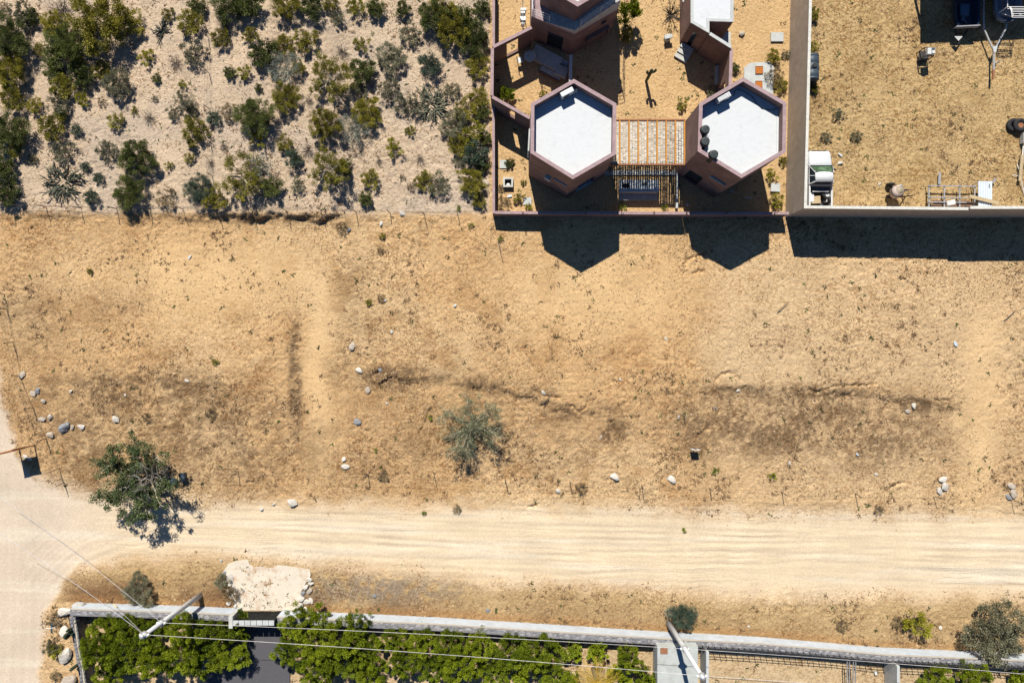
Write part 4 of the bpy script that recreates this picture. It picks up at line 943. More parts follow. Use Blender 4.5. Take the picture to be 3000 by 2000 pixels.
    tr = thing('boat_trailer', 'galvanised boat trailer with a V shaped drawbar and jack wheel', 'trailer', (c.x, yb, 0))
    f = MB(); tip = P(2911, 150, .55); l0 = P(2881, 60, .5); r0 = P(2950, 60, .5); l1 = P(2882, 85, .5); r1 = P(2946, 85, .5)
    for a, b_, top in ((l0, l1, -1), (r0, r1, 1)):
        f.bar((a.x, yt, .5), a, .09); f.bar(a, b_, .09); f.bar(b_, tip, .09)
    f.build('drawbar', M_steel, tr)
    MB().bar(tip + Vector((0, .25, 0)), P(2911, 205, .52), .10).build('tongue', M_steel, tr)
    MB().prism([P(2904, 138, .5), P(2919, 138, .5), P(2914, 157, .5), P(2908, 157, .5)], .595, .63).build('gusset', M_lightconc, tr)
    q = P(2921, 188, .4); a = MB(); r_ = MB(); wheel(a, r_, (q.x, q.y, .13), .12, .08, 'X'); wo = a.build('jack_wheel', M_rubber, tr, True); r_.build('rim', M_steel, wo)
    MB().tube([(q.x - .06, q.y + .05, .2), (q.x - .06, q.y + .05, .85)], .04, 8).build('jack', M_steel, tr); MB().bar((q.x - .22, q.y + .06, .5), (q.x, q.y + .05, .5), .06).build('jack_arm', M_steel, tr)
    MB().bar(P(2911, 205, .52), P(2909, 232, .5), .13, .10).build('coupler', M_rust, tr)
    for s in (-1, 1):
        a = MB(); r_ = MB(); wheel(a, r_, (c.x + s * .98, yt - 1.5, .32), .32, .18, 'X'); wo = a.build('wheel', M_rubber, tr, True); r_.build('rim', M_steel, wo)
    # the shed north of the frame whose flat roof shades both boats
    hs = 4.6
    def shp(px, py): # corner of the roof whose shadow falls on this pixel
        g = P(px, py); return Vector((g.x - .195 * hs, g.y + .92 * hs))
    a = shp(2696, 130); b = shp(3260, 104); t = thing('boat_shed', 'flat roofed shed just north of the photo, seen only by its shadow over the boats', 'shed', (a.x, a.y, 0))
    poly = [a, b, Vector((b.x, b.y + 6.5)), Vector((a.x, a.y + 6.5))]
    MB().prism(poly, hs - .12, hs).build('roof', M_sheet, t)
    for p in poly: q = p + (sum(poly, Vector((0, 0))) / 4 - p) * .04; MB().box((q.x, q.y, (hs - .13) / 2 - .05), (.16, .16, hs - .03)).build('post', M_steel, t)
    MB().hexa([poly[3] + Vector((.3, -.5)), poly[2] + Vector((-.3, -.5)), poly[2] + Vector((-.3, -.35)), poly[3] + Vector((.3, -.35))], -.1, hs - .13).build('back_wall', M_beige, t)
boats()

# ------------------------------------------------------------------ retaining wall along the road
M_face = mat('pale_render', (.47, .51, .545), .9, var=.10, scale=2, bump=.006, bscale=20, dirt=(.38, .405, .42), dscale=1.5)
M_slate = mat('slate_capping', (.27, .265, .275), .9, var=.35, scale=3, bump=.03, bscale=9, dirt=(.36, .32, .29), dscale=2)
M_slate2 = mat('dark_slate', (.17, .17, .18), .9, var=.35, scale=3, bump=.03, bscale=9, dirt=(.28, .26, .25), dscale=2)
def rock_mesh(seed, sub=2, flat=.6, jag=.22):
    bm = bmesh.new(); bmesh.ops.create_icosphere(bm, subdivisions=sub, radius=1)
    r = np.random.default_rng(seed); pl = [(Vector(q).normalized(), d) for q, d in zip(r.normal(size=(9, 3)), r.uniform(.45, .9, 9))]
    for v in bm.verts:
        p = v.co.normalized(); k = 1.
        for nrm, d in pl:
            dd = p.dot(nrm)
            if dd > .15: k = min(k, d / dd)
        k *= 1 + jag * .35 * float(pn(p.x * 1.6 + seed, p.y * 1.6 + p.z, seed))
        v.co = Vector((p.x * k, p.y * k, p.z * k * flat))
    me = bpy.data.meshes.new('rock'); bm.to_mesh(me); bm.free(); return me
SLABS = []
for i in range(6):
    me = rock_mesh(100 + i, 2, .35, .3); me.materials.append([M_slate, M_slate2][i % 3 == 2]); SLABS.append(me)
WH = 1.15
def wall_y(px): return float(np.interp(px, WALLX, WALLY))
def retaining_wall(label, x0, x1, step):
    a = P(x0, wall_y(x0)); t = thing('retaining_wall', label, 'wall', a)
    xs = list(np.arange(x0, x1, 60)) + [x1]; mb = MB(); TH = .46
    for p, q in zip(xs, xs[1:]):
        A = P(p, wall_y(p)).to_2d(); B = P(q, wall_y(q)).to_2d(); mb.hexa([A, B, B - Vector((0, TH)), A - Vector((0, TH))], -.3, WH - .06)
    mb.build('wall', M_face, t)
    mb = MB()
    for p, q in zip(xs, xs[1:]):
        A = P(p, wall_y(p)).to_2d() + Vector((0, .03)); B = P(q, wall_y(q)).to_2d() + Vector((0, .03)); mb.hexa([A, B, B - Vector((0, .09)), A - Vector((0, .09))], WH - .058, WH - .01)
    mb.build('edge_band', mat('cream_edge', (.42, .37, .30), .9, var=.1), t)
    mb = MB()
    for p, q in zip(xs, xs[1:]):
        A = P(p, wall_y(p)).to_2d() - Vector((0, .062)); B = P(q, wall_y(q)).to_2d() - Vector((0, .062)); mb.hexa([A, B, B - Vector((0, TH - .06)), A - Vector((0, TH - .06))], WH - .058, WH - .03)
    mb.build('mortar_bed', M_slate2, t)
    x = x0 + 3
    while x < x1 - 6:
        ln = R.uniform(.30, .52); px = x + ln / S / 2; c = P(px, wall_y(px)); two = R.random() < .55
        for k in range(2 if two else 1):
            dd = (.145, .335) if two else (.235, 0)
            wd = .10 if two else .20
            o = link('cap_stone', R.choice(SLABS), t, (c.x - a.x, c.y - a.y - dd[k] - .02, WH - .05 + R.uniform(-.01, .02)), R.uniform(-.12, .12), (ln * .54 * R.uniform(.85, 1.1), wd * R.uniform(.95, 1.2), .16))
        x += ln / S * .98
    return t
retaining_wall('pale rendered wall with slate capping left of the entrance gate', 236, 700, 18)
retaining_wall('long pale rendered wall with slate capping right of the entrance gate', 828, 3080, 18)
c = P(238, 1774); o = link('white_boulder', rock_mesh(77, 3, .7), None, (c.x - .05, c.y + .05, .35), .2, (.62, .36, .95)); o.data.materials.append(mat('pale_boulder', (.42, .41, .39), .9, var=.2, scale=3, bump=.03, bscale=8)); tag(o, 'white boulder at the left end of the rendered wall', 'boulder')

def gate():
    y0 = P(0, 1789).y; a = P(700, 1789); b = P(828, 1790)
    t = thing('entrance_gate', 'black entrance gate with a pale slab top between the two hedges', 'gate', ((a.x + b.x) / 2, y0, 0))
    MB().hexa([(a.x + .25, y0 - .02), (b.x, y0 - .02), (b.x, y0 - .10), (a.x + .25, y0 - .10)], .02, 1.55).build('gate_panel', mat('black_gate_paint', (.008, .009, .010), .6, var=.4, scale=5, dirt=(.025, .028, .027), dscale=3, spec=.1), t)
    n = 7
    for k in range(n):
        x0_ = a.x + .25 + (b.x - a.x - .25) * k / n; x1_ = a.x + .25 + (b.x - a.x - .25) * (k + 1) / n - .03
        MB().hexa([(x0_, y0 + .0), (x1_, y0 + .0), (x1_, y0 - .32), (x0_, y0 - .32)], 1.56, 1.62).build('top_slab', M_lightconc, t)
    MB().hexa([(a.x - .02, y0 + .30), (a.x + .24, y0 + .30), (a.x + .24, y0 - .5), (a.x - .02, y0 - .5)], -.2, 1.66).build('pier', M_conc, t)
    for k in range(14):
        x = a.x + .4 + (b.x - a.x - .5) * k / 13; MB().bar((x, y0 - .5, 0), (x, y0 - .5, 1.4), .04).build('bar', M_frame, t)
gate()
def apron():
    px = [(655, 1672), (668, 1652), (690, 1642), (728, 1637), (732, 1652), (745, 1661), (765, 1657), (800, 1662), (815, 1653), (850, 1658), (885, 1662), (908, 1668), (911, 1685), (897, 1705), (885, 1730), (880, 1765), (870, 1786), (700, 1786), (690, 1768), (672, 1745), (690, 1735), (683, 1710), (668, 1690)]
    q = []
    for (x0, y0), (x1, y1) in zip(px, px[1:] + px[:1]):
        m = max(1, int(math.hypot(x1 - x0, y1 - y0) / 5))
        q += [(x0 + (x1 - x0) * i / m + R.uniform(-1.1, 1.1), y0 + (y1 - y0) * i / m + R.uniform(-1.1, 1.1)) for i in range(m)]
    px = q; pts = [P(x, y) for x, y in px]; mb = MB(); n = len(pts)
    zz = [.085 for x, y in px]
    v = [(p.x, p.y, z) for p, z in zip(pts, zz)] + [(p.x, p.y, -.2) for p in pts]
    mb.add(v, [tuple(range(n))[::-1]] + [(i, (i + 1) % n, n + (i + 1) % n, n + i) for i in range(n)])
    o = mb.build('concrete_ramp', mat('white_cement', (.585, .52, .42), .9, var=.07, scale=2, bump=.006, bscale=10, dirt=(.38, .20, .10), dscale=1.3, dth=.51)); o['kind'] = 'structure'
    M_gr = mat('driveway_gravel', (.085, .083, .09), .95, var=.35, scale=30, bump=.03, bscale=40)
    d = MB().prism([P(x, y) for x, y in [(706, 1806), (826, 1806), (848, 1900), (852, 2060), (585, 2060), (640, 1900)]], -.2, .09).build('driveway', M_gr); d['kind'] = 'structure'
apron()

# garden behind the wall, right-hand side
def garden():
    t = thing('wall_railing', 'dark bar railing standing on the rendered wall at the lower right', 'railing', P(2000, wall_y(2000)))
    x0, x1 = 1925, 3060
    pts = [P(x, wall_y(x)) - Vector((0, .33, 0)) for x in np.arange(x0, x1, 17)]
    M_r = mat('railing_iron', (.03, .03, .035), .6)
    for p in pts: MB().bar(p + Vector((0, 0, WH - .05)), p + Vector((R.uniform(-.03, .03), R.uniform(-.02, .02), WH + .62 + R.uniform(-.03, .06))), .035).build('picket', M_r, t)
    for zz in (.16, .36, .55): MB().tube([p + Vector((0, 0, WH + zz + R.uniform(-.012, .012))) for p in pts[::3]], .02, 5).build('rail', M_r, t)
    hr = 1.75; a = P(1926, 1893, hr); b = P(2045, 2080, hr)
    t = thing('utility_hut', 'flat grey concrete hut roof at the bottom edge under the leaning pole', 'hut', ((a.x + b.x) / 2, a.y, .6))
    MB().hexa([a.to_2d(), (b.x, a.y), b.to_2d(), (a.x, b.y)], .3, hr).build('roof_block', mat('cement_roof', (.40, .42, .40), .9, var=.12, scale=1.3, bump=.01, bscale=8, dirt=(.33, .33, .29), dscale=1.2), t)
    q = P(1945, 1905, hr); MB().box((q.x, q.y, hr + .02), (.48, .38, .04)).build('hatch', M_rust, t)
    for lbl, x, hh, m in (('grey concrete wall beside the hut, running off the bottom edge', 2073, 1.85, M_conc), ('grey concrete wall between the ladder and the right hedge, running off the bottom edge', 2632, 1.9, M_conc)):
        y = wall_y(x) + 52
        straight_wall('side_wall', lbl, [((x, y), (x, 2080), hh, ())], .16, m, M_lightconc)
    t = thing('steel_ladder', 'grey steel ladder lying against the railing at the bottom edge', 'ladder', P(2492, 1960))
    for x in (2482, 2489, 2500, 2507): MB().bar(P(x, 1937, 1.5), P(x - 3, 2060, .9), .05).build('stile', M_steel, t)
    for y in (1950, 1968, 1986): MB().bar(P(2500, y, 1.4 - (y - 1950) * .004), P(2507, y + 4, 1.4 - (y - 1950) * .004), .03).build('rung', M_steel, t)
    q = P(2565, 1970, .4); tag(MB().box((q.x, q.y, .40), (.16, .26, .14), .2).build('white_bucket', M_ac, bevel=.02), 'small white box on the sand between ladder and concrete wall', 'box')
    # west return wall of the left garden
    t = thing('slate_wall', 'dark slate wall with a pale rail left of the hedge, running off the bottom edge', 'wall', P(242, 1800))
    A = P(238, 1790).to_2d(); B = P(283, 2060).to_2d(); mb = MB(); L = run_lines(A, B, .42); mb.hexa([L[0], L[1], L[3], L[2]], -.2, .95); mb.build('wall', M_slate2, t)
    n = 26
    for k in range(n):
        q = lerp2(A, B, (k + .5) / n)
        for s in (-.11, .11):
            o = link('cap_stone', R.choice(SLABS[2::3]), t, (q.x - t.location.x + s, q.y - t.location.y, .97 + R.uniform(-.02, .03)), R.uniform(-.4, .4) + 1.4, (.15, .12, .14))
    MB().tube([Vector((lerp2(A, B, f).x + .26, lerp2(A, B, f).y, 1.15 + .1 * (i % 2))) for i, f in enumerate((.02, .3, .5, .75, 1))], .03, 6).build('rail', mat('cream_pipe', (.62, .55, .38), .6), t)
    for f in (.05, .3, .5, .75): q = lerp2(A, B, f); MB().tube([(q.x + .26, q.y, .3), (q.x + .26, q.y, 1.2)], .03, 6).build('post', M_frame, t)
garden()

# ------------------------------------------------------------------ power poles and wires
M_pole = mat('pole_concrete', (.52, .53, .54), .85, var=.12, scale=3)
def pole(label, base, top, h, arm):
    b = G(*base); tp = P(*top, h); t = thing('power_pole', label, 'pole', b)
    MB().tube([b - Vector((0, 0, .4)), b.lerp(tp, .5), tp], [.19, .155, .115], 10).build('shaft', M_pole, t, True)
    for f in arm:
        q = b.lerp(tp, f); MB().tube([q - Vector((.0, 0, .07)), q + Vector((0, 0, .07))], .21, 12).build('clamp_band', M_steel, t)
        for s in (-1, 1): MB().lathe(q + Vector((s * .22, 0, -.06)), [(.05, 0), (.08, .04), (.05, .08), (.08, .12), (.03, .16)], 8).build('insulator', M_ac, t)
    MB().lathe(tp, [(.125, -.05), (.13, .05), (.06, .1)], 10).build('pole_cap', M_steel, t)
    return b, tp
b1, t1 = pole('leaning grey power pole over the left hedge', (587, 1743), (415, 1864), 7.2, (.70, .96))
b2, t2 = pole('leaning grey power pole over the concrete hut', (1957, 1822), (2060, 1985), 8.0, (.52, .97))
M_wire = mat('bare_wire', (.62, .60, .60), .4, metal=.3)
def wire(label, a, b, sag, r=.012, grp='overhead wires'):
    a = Vector(a); b = Vector(b); n = 18
    pts = [a.lerp(b, i / n) - Vector((0, 0, sag * 4 * (i / n) * (1 - i / n))) for i in range(n + 1)]
    tag(MB().tube(pts, r, 5).build('overhead_wire', M_wire), label, 'wire', grp)
p1 = b1.lerp(t1, .70); p1b = b1.lerp(t1, .96); p2 = b2.lerp(t2, .52); p2b = b2.lerp(t2, .97)
far2 = P(3300, 1999, 5.2); far2b = P(3300, 2075, 8.0)
wire('upper wire between the two power poles, over the hedge', p1, p2, .25); wire('lower wire between the two power poles, nearer the bottom edge', p1b, p2b, .3)
wire('upper wire running right from the pole at the hut', p2, far2, .2); wire('lower wire running right from the top of the pole at the hut', p2b, far2b, .2)
wire('wire from the left pole across the road corner, right of the pair', p1, P(-220, 1300, 6.2), .35, .011); wire('wire from the left pole across the road corner, left of the pair', p1b, P(-220, 1430, 7.3), .4, .011)
g0 = P(310, 1742, 1.2); g1 = G(333, 1768)
t = thing('guy_wire', 'guy wire with a cream sleeve tied down by the left end of the wall', 'guy wire', g1)
MB().tube([p1b, g1], .010, 5).build('strand', M_wire, t); d = (p1b - g1).normalized(); MB().tube([g1 + d * .1, g1 + d * 1.0], .05, 7).build('sleeve', mat('cream_sleeve', (.62, .52, .30), .6), t)

# ------------------------------------------------------------------ signs
t = thing('notice_board', 'rust framed notice board on two posts at the left edge by the road corner', 'sign', G(80, 1309))
A = G(58, 1315); B = G(103, 1303)
for q in (A, B): MB().bar(q - Vector((0, 0, .2)), q + Vector((0, 0, 2.15)), .07).build('post', M_rust, t)
dv = (B - A); M_or = mat('rusty_orange_metal', (.42, .17, .06), .7, var=.3, scale=6)
MB().hexa([(A - dv * .02).to_2d() + Vector((0, -.05)), (B + dv * .02).to_2d() + Vector((0, -.05)), (B + dv * .02).to_2d() + Vector((0, -.08)), (A - dv * .02).to_2d() + Vector((0, -.08))], .95, 2.13).build('panel', M_or, t)
for zz in (.95, 2.14): MB().bar(Vector((A.x, A.y, zz)) - dv * .06, Vector((B.x, B.y, zz)) + dv * .06, .06).build('frame_bar', M_or, t)
c = G(2030, 1310); t = thing('stake_sign', 'small white square sign on a stake right of the centre lot', 'sign', c)
MB().bar(c - Vector((0, 0, .1)), c + Vector((0, 0, .9)), .05).build('stake', M_oldwood, t); MB().box(c + Vector((.0, -.05, .62)), (.54, .03, .58), -.04).build('panel', M_ac, t)
c = G(200, 1804); t = thing('street_sign', 'thin post with a narrow dark plate at the lower left corner', 'sign', c); tp = P(151, 1838, 1.85)
MB().tube([c - Vector((0, 0, .1)), tp], .03, 6).build('post', M_rod, t); MB().bar(tp + Vector((0, .33, 0)), tp + Vector((0, -.35, 0)), .11, .03).build('plate', M_bluegrey, t); MB().bar(tp + Vector((-.35, -.03, .04)), tp + Vector((.25, .03, .04)), .03, .03).build('cross_plate', M_rail, t)

# ------------------------------------------------------------------ wire fences
def fence(label, posts, h, lean=(0, 0), wires=3):
    a = G(*posts[0]); t = thing('wire_fence', label, 'fence', a); tops = []
    for i, (x, y) in enumerate(posts):
        q = G(x, y); l = Vector((lean[0] + R.uniform(-.1, .1), lean[1] + R.uniform(-.1, .1), 0)); e = q + Vector((0, 0, h * R.uniform(.92, 1.08))) + l
        MB().tube([q - Vector((0, 0, .2)), q.lerp(e, .6), e], .024, 6).build('post', M_rod, t); tops.append((q, e))
    for k in range(wires):
        f = (k + 1) / wires * .95; pts = []
        for (q, e), (q2, e2) in zip(tops, tops[1:]):
            pts += [q.lerp(e, f), (q.lerp(e, f) + q2.lerp(e2, f)) / 2 - Vector((0, 0, .06))]
        pts.append(tops[-1][0].lerp(tops[-1][1], f)); MB().tube(pts, .006, 4).build('strand', M_rod, t)
fence('post and wire fence along the bottom edge of the scrubland', [(-60, 604), (41, 606), (141, 608), (241, 611), (345, 612), (442, 614), (542, 616), (640, 618), (745, 619), (845, 620), (945, 620), (1044, 621), (1144, 625), (1243, 627), (1341, 627)], 1.0)
fence('post and wire fence running up through the scrubland', [(604, -50), (610, 30), (614, 114), (617, 219), (619, 324), (621, 421), (626, 518), (632, 600)], .95)
fence('bent wire fence along the left edge of the left lot', [(12, 862), (17, 905), (36, 1002), (58, 1100), (99, 1194), (137, 1284), (175, 1370), (190, 1412)], 1.05, (.1, 0))
fence('sparse stake fence along the road edge', [(305, 1372), (700, 1384), (1080, 1390), (1273, 1395), (1480, 1403), (1669, 1410), (1880, 1420), (2079, 1429), (2291, 1441), (2506, 1446), (2735, 1455), (2960, 1463), (3060, 1467)], 1.0, wires=1)
for i, (x, y, a, l) in enumerate([(1467, 740, -1.35, 1.3), (2004, 1225, -1.5, .55), (1600, 1170, .9, .8), (2290, 900, .75, 1.0), (2955, 925, .75, 1.0)]):
    q = G(x, y, .12); d = Vector((math.cos(a), math.sin(a), .05)) * l / 2
    tag(MB().tube([q - d, q + Vector((0, 0, .03)), q + d], [.03, .026, .018], 5).build('stick', M_rod), ['thin dark stick on the sand below the pink topped wall corner', 'short stick standing near the white stake sign', 'dark stick on the bank right of the centre tree', 'dark stick in the upper part of the right lot', 'long thin stick near the right edge of the right lot'][i], 'stick')

# ------------------------------------------------------------------ plants
def leaf_cloud(seed, clumps, per, crad, lsize, elong=1.8, flat=.55, hollow=.35, up=.4, spread=None):
    """leaf-sized faces gathered in clumps through a crown of radius 1 and height 2*flat; returns (verts, faces, tint)"""
    r = np.random.default_rng(seed)
    ang = r.uniform(0, 2 * np.pi, clumps); rad = np.sqrt(r.uniform(hollow ** 2, 1, clumps)) * (1 - crad * .75)
    lob = 1 + .16 * np.sin(ang * 3 + seed) + .12 * np.sin(ang * 5 + seed * 2.1)
    rad = rad * lob
    hh = np.sqrt(np.clip(1 - np.clip(rad, 0, 1) ** 2, 0.04, 1))
    cz = flat * (1 + hh * r.uniform(-.55, .95, clumps))
    cc = np.stack([rad * np.cos(ang), rad * np.sin(ang), cz], -1)
    ctint = np.clip(r.normal(.5, .22, clumps), 0, 1)
    cs = crad * r.uniform(.6, 1.25, clumps)
    ci = np.repeat(np.arange(clumps), per)
    n = len(ci)
    off = r.normal(size=(n, 3)); off /= np.linalg.norm(off, axis=1)[:, None]; off *= (r.uniform(0, 1, n) ** .45)[:, None]
    c = cc[ci] + off * cs[ci][:, None] * np.array([1, 1, .75])
    rdir = cc[ci] - np.array([0, 0, flat * .5]); rdir /= np.linalg.norm(rdir, axis=1)[:, None] + 1e-6
    d = off * .5 + rdir * .7 + r.normal(size=(n, 3)) * .4 + np.array([0, 0, up * .6]); d /= np.linalg.norm(d, axis=1)[:, None]
    s = np.cross(d, r.normal(size=(n, 3))); s /= np.linalg.norm(s, axis=1)[:, None]
    L = lsize * r.uniform(.6, 1.4, n)[:, None]; W = L / elong
    v = np.stack([c - d * L * .5, c + s * W * .5, c + d * L * .5, c - s * W * .5], 1).reshape(-1, 3)
    tint = np.clip(ctint[ci] * .65 + r.uniform(0, .35, n) + .12 * (off[:, 2]), 0, 1)
    return v, tint
def quad_mesh(name, v, tint, m):
    n = len(v) // 4; me = bpy.data.meshes.new(name); me.vertices.add(len(v)); me.loops.add(len(v)); me.polygons.add(n)
    me.vertices.foreach_set('co', v.astype(np.float32).ravel()); me.loops.foreach_set('vertex_index', np.arange(len(v), dtype=np.int32))
    me.polygons.foreach_set('loop_start', (np.arange(n) * 4).astype(np.int32))
    a = me.attributes.new('tint', 'FLOAT', 'FACE'); a.data.foreach_set('value', tint.astype(np.float32))
    me.materials.append(m); me.update(calc_edges=True); return me
def stems_mesh(seed, n, reach, height, r0, m, forks=2, droop=0., tr=0.):
    r = random.Random(seed); mb = MB()
    if tr: mb.tube([(0, 0, -.08), (.02, .01, height * .25)], [tr, tr * .8], 7)
    for i in range(n):
        a = 2 * math.pi * i / n + r.uniform(-.4, .4); l = reach * r.uniform(.55, 1.0); p = Vector((0, 0, height * .2 if tr else -.04)); pts = [p.copy()]; z = p.z
        for k in range(1, 5):
            f = k / 4; a += r.uniform(-.28, .28); p = p + Vector((math.cos(a), math.sin(a), 0)) * l / 4; p.z = z + (height * r.uniform(.6, 1.0) - z) * f ** .8 - droop * f * f * height
            pts.append(p.copy())
        rr = [r0 * (1 - .19 * k) for k in range(5)]; mb.tube(pts, rr, 5, cap=False)
        for q in range(forks):
            j = r.choice((1, 2, 3)); s = pts[j]; b = a + r.choice((-1, 1)) * r.uniform(.5, 1.2); e = s + Vector((math.cos(b), math.sin(b), r.uniform(.1, .7))) * l * r.uniform(.25, .5)
            mid = s.lerp(e, .5) + Vector((r.uniform(-.05, .05), r.uniform(-.05, .05), .05)); mb.tube([s, mid, e], [rr[j] * .7, rr[j] * .5, rr[j] * .25], 4, cap=False)
    return mb.mesh('stems', m, True)
def arms_mesh(seed, n, reach, r0, m, lo=.1, hi=.9, root=.12):
    r = random.Random(seed); mb = MB()
    for i in range(n):
        a = r.uniform(0, 2 * math.pi); l = reach * r.uniform(.45, 1.0); el = r.uniform(lo, hi); p = Vector((r.uniform(-root, root), r.uniform(-root, root), 0)); a = math.atan2(p.y, p.x) + r.gauss(0, .7) if root > .2 else a; pts = [p.copy()]
        seg = 6; l *= 1 - root * .6
        for k in range(seg):
            a += r.uniform(-.36, .36); ee = el + r.uniform(-.2, .25) - .14 * k
            p = p + Vector((math.cos(a) * math.cos(ee), math.sin(a) * math.cos(ee), math.sin(ee))) * l / seg; p.z = max(p.z, .03); pts.append(p.copy())
        rr = [r0 * r.uniform(.8, 1.1)] * seg + [r0 * .45]; mb.tube(pts, rr, 6, tint=r.uniform(.1, .9))
        if r.random() < .6:
            s = pts[4]; b = a + r.choice((-1, 1)) * r.uniform(.5, 1.); e = s + Vector((math.cos(b), math.sin(b), r.uniform(.2, .9))) * l * .28
            mb.tube([s, s.lerp(e, .5), e], [r0 * .8, r0 * .8, r0 * .4], 6, tint=r.uniform(.1, .9))
    return mb.mesh('arms', m, True)
M_bark = mat('grey_bark', (.20, .165, .13), .9, var=.3, scale=8); M_pale = mat('pale_bark', (.46, .39, .29), .85, var=.25, scale=7); M_dark = mat('dark_twigs', (.075, .062, .05), .9, var=.3)
KINDS = {  # lo, hi leaf colour, clumps, leaves per clump, clump radius, leaf size, flatness, hollow
    'D': ((.014, .026, .012), (.20, .225, .055), 48, 100, .26, .11, .60, .0),
    'O': ((.035, .038, .006), (.46, .40, .055), 48, 90, .23, .11, .55, .0),
    'G': ((.060, .060, .036), (.32, .31, .19), 50, 60, .21, .11, .50, .0),
    'Y': ((.07, .075, .006), (.50, .46, .04), 30, 60, .22, .17, .55, .0),
    'B': ((.025, .045, .032), (.13, .18, .12), 60, 66, .26, .10, .62, .0),
    'R': ((.09, .058, .03), (.32, .24, .12), 46, 40, .20, .12, .45, .0),
    'P': ((.14, .16, .12), (.42, .45, .37), 50, 30, .24, .10, .52, .0),
    'T': ((.05, .052, .008), (.36, .32, .04), 44, 56, .20, .10, .50, .3),
    'M': ((.028, .050, .020), (.17, .21, .08), 80, 46, .15, .055, .42, .35),
    'S': ((.08, .09, .055), (.34, .35, .20), 62, 22, .18, .055, .45, .2),
    'H': ((.014, .045, .002), (.34, .40, .018), 42, 96, .22, .13, .80, .0),
    'N': ((.05, .11, .006), (.34, .36, .02), 16, 22, .32, .20, .50, .0)}
PROTO = {}
for k, (lo, hi, cl, per, cr, ls, fl, ho) in KINDS.items():
    m = tint_mat('leaf_' + k, lo, hi, .6, .18); PROTO[k] = []
    for s in range(3):
        v, tn = leaf_cloud(ord(k) * 7 + s, cl, per, cr, ls, {'Y': 4.0, 'O': 3.0, 'G': 3.2, 'R': 3.5, 'D': 2.4, 'H': 2.2}.get(k, 2.2), fl, ho, up=.5)
        PROTO[k].append((quad_mesh('crown', v, tn, m),
            stems_mesh(ord(k) + s * 5, 7 if k not in 'TM' else 6, .85, fl * (1.3 if k not in 'TM' else 1.15), .028 if k not in 'TMP' else .045, M_pale if k in 'TP' else (M_dark if k in 'DOHB' else M_bark), 3, tr=.06 if k in 'TMH' else 0)))
CACT = [arms_mesh(5, 95, .95, .021, tint_mat('pitahaya_arm', (.012, .018, .014), (.17, .17, .115), .7), .05, .9, .34), arms_mesh(6, 40, 1.0, .026, tint_mat('pitahaya_dark', (.012, .018, .016), (.05, .06, .045), .7), .0, .7, .14)]
BIG = {}
for k in 'DOGPTHB':
    lo, hi, cl, per, cr, ls, fl, ho = KINDS[k]; BIG[k] = []
    for sd in range(2):
        v, tn = leaf_cloud(ord(k) * 11 + sd + 50, int(cl * 1.9), int(per * 2.2), cr * .80, ls * .52, 2.4, fl, ho, up=.5)
        BIG[k].append((quad_mesh('crown', v, tn, MATS['leaf_' + k]), PROTO[k][sd][1]))
ADJ = {'D': ('dense dark green shrub', 'shrub'), 'O': ('olive green bushy shrub', 'shrub'), 'G': ('sparse grey green shrub', 'shrub'), 'Y': ('spiky yellow green bush', 'bush'),
       'B': ('blue green leafy shrub', 'shrub'), 'R': ('dry brown bush', 'bush'), 'P': ('pale ghostly grey shrub', 'shrub'), 'C': ('sprawling dark cactus', 'cactus'), 'W': ('leafless twiggy bush', 'bush'), 'T': ('crooked pale limbed tree', 'tree')}
NAME = {'D': 'green_shrub', 'O': 'olive_shrub', 'G': 'grey_shrub', 'Y': 'spiky_bush', 'B': 'bluish_shrub', 'R': 'dry_bush', 'P': 'pale_shrub', 'C': 'sprawling_cactus', 'W': 'twiggy_bush', 'T': 'scrub_tree', 'M': 'mesquite_tree', 'S': 'thorn_shrub', 'H': 'hedge_shrub', 'N': 'leafy_weed'}
def plant(kind, px, py, r, label, cat, group=None, hk=1., var=None, zb=None, name=None):
    rm = r * S; fl = KINDS[kind][6] if kind in KINDS else .5
    hm = rm * fl * hk                    # half height of the crown
    c = P(px, py, min(hm, 2.2)); c.z = zt(c) if zb is None else zb
    t = thing(name or NAME[kind], label, cat, c, group); rz = R.uniform(0, 6.28); sc = (rm * R.uniform(.92, 1.08), rm * R.uniform(.92, 1.08), rm * hk)
    if kind == 'W':
        link('twigs', TWIG[R.randrange(3)], t, (0, 0, 0), rz, (sc[0], sc[1], rm * .8)); link('stems', TWIG[R.randrange(3)], t, (0, 0, 0), rz + 2, (sc[0] * .8, sc[1] * .8, rm)); return t
    if kind == 'C':
        link('arms', CACT[(var or 0) % 2], t, (0, 0, 0), rz, sc); return t
    cr, st = R.choice(BIG[kind]) if (kind in BIG and r > 44) else PROTO[kind][R.randrange(3)]
    link('crown', cr, t, (0, 0, 0), rz, sc); link('stems', st, t, (0, 0, 0), rz, sc)
    return t
TWIG = [stems_mesh(600 + i, 12, 1.0, .75, .022, mat('dry_grey_twigs', (.15, .12, .10), .9, var=.3), 7) for i in range(3)]
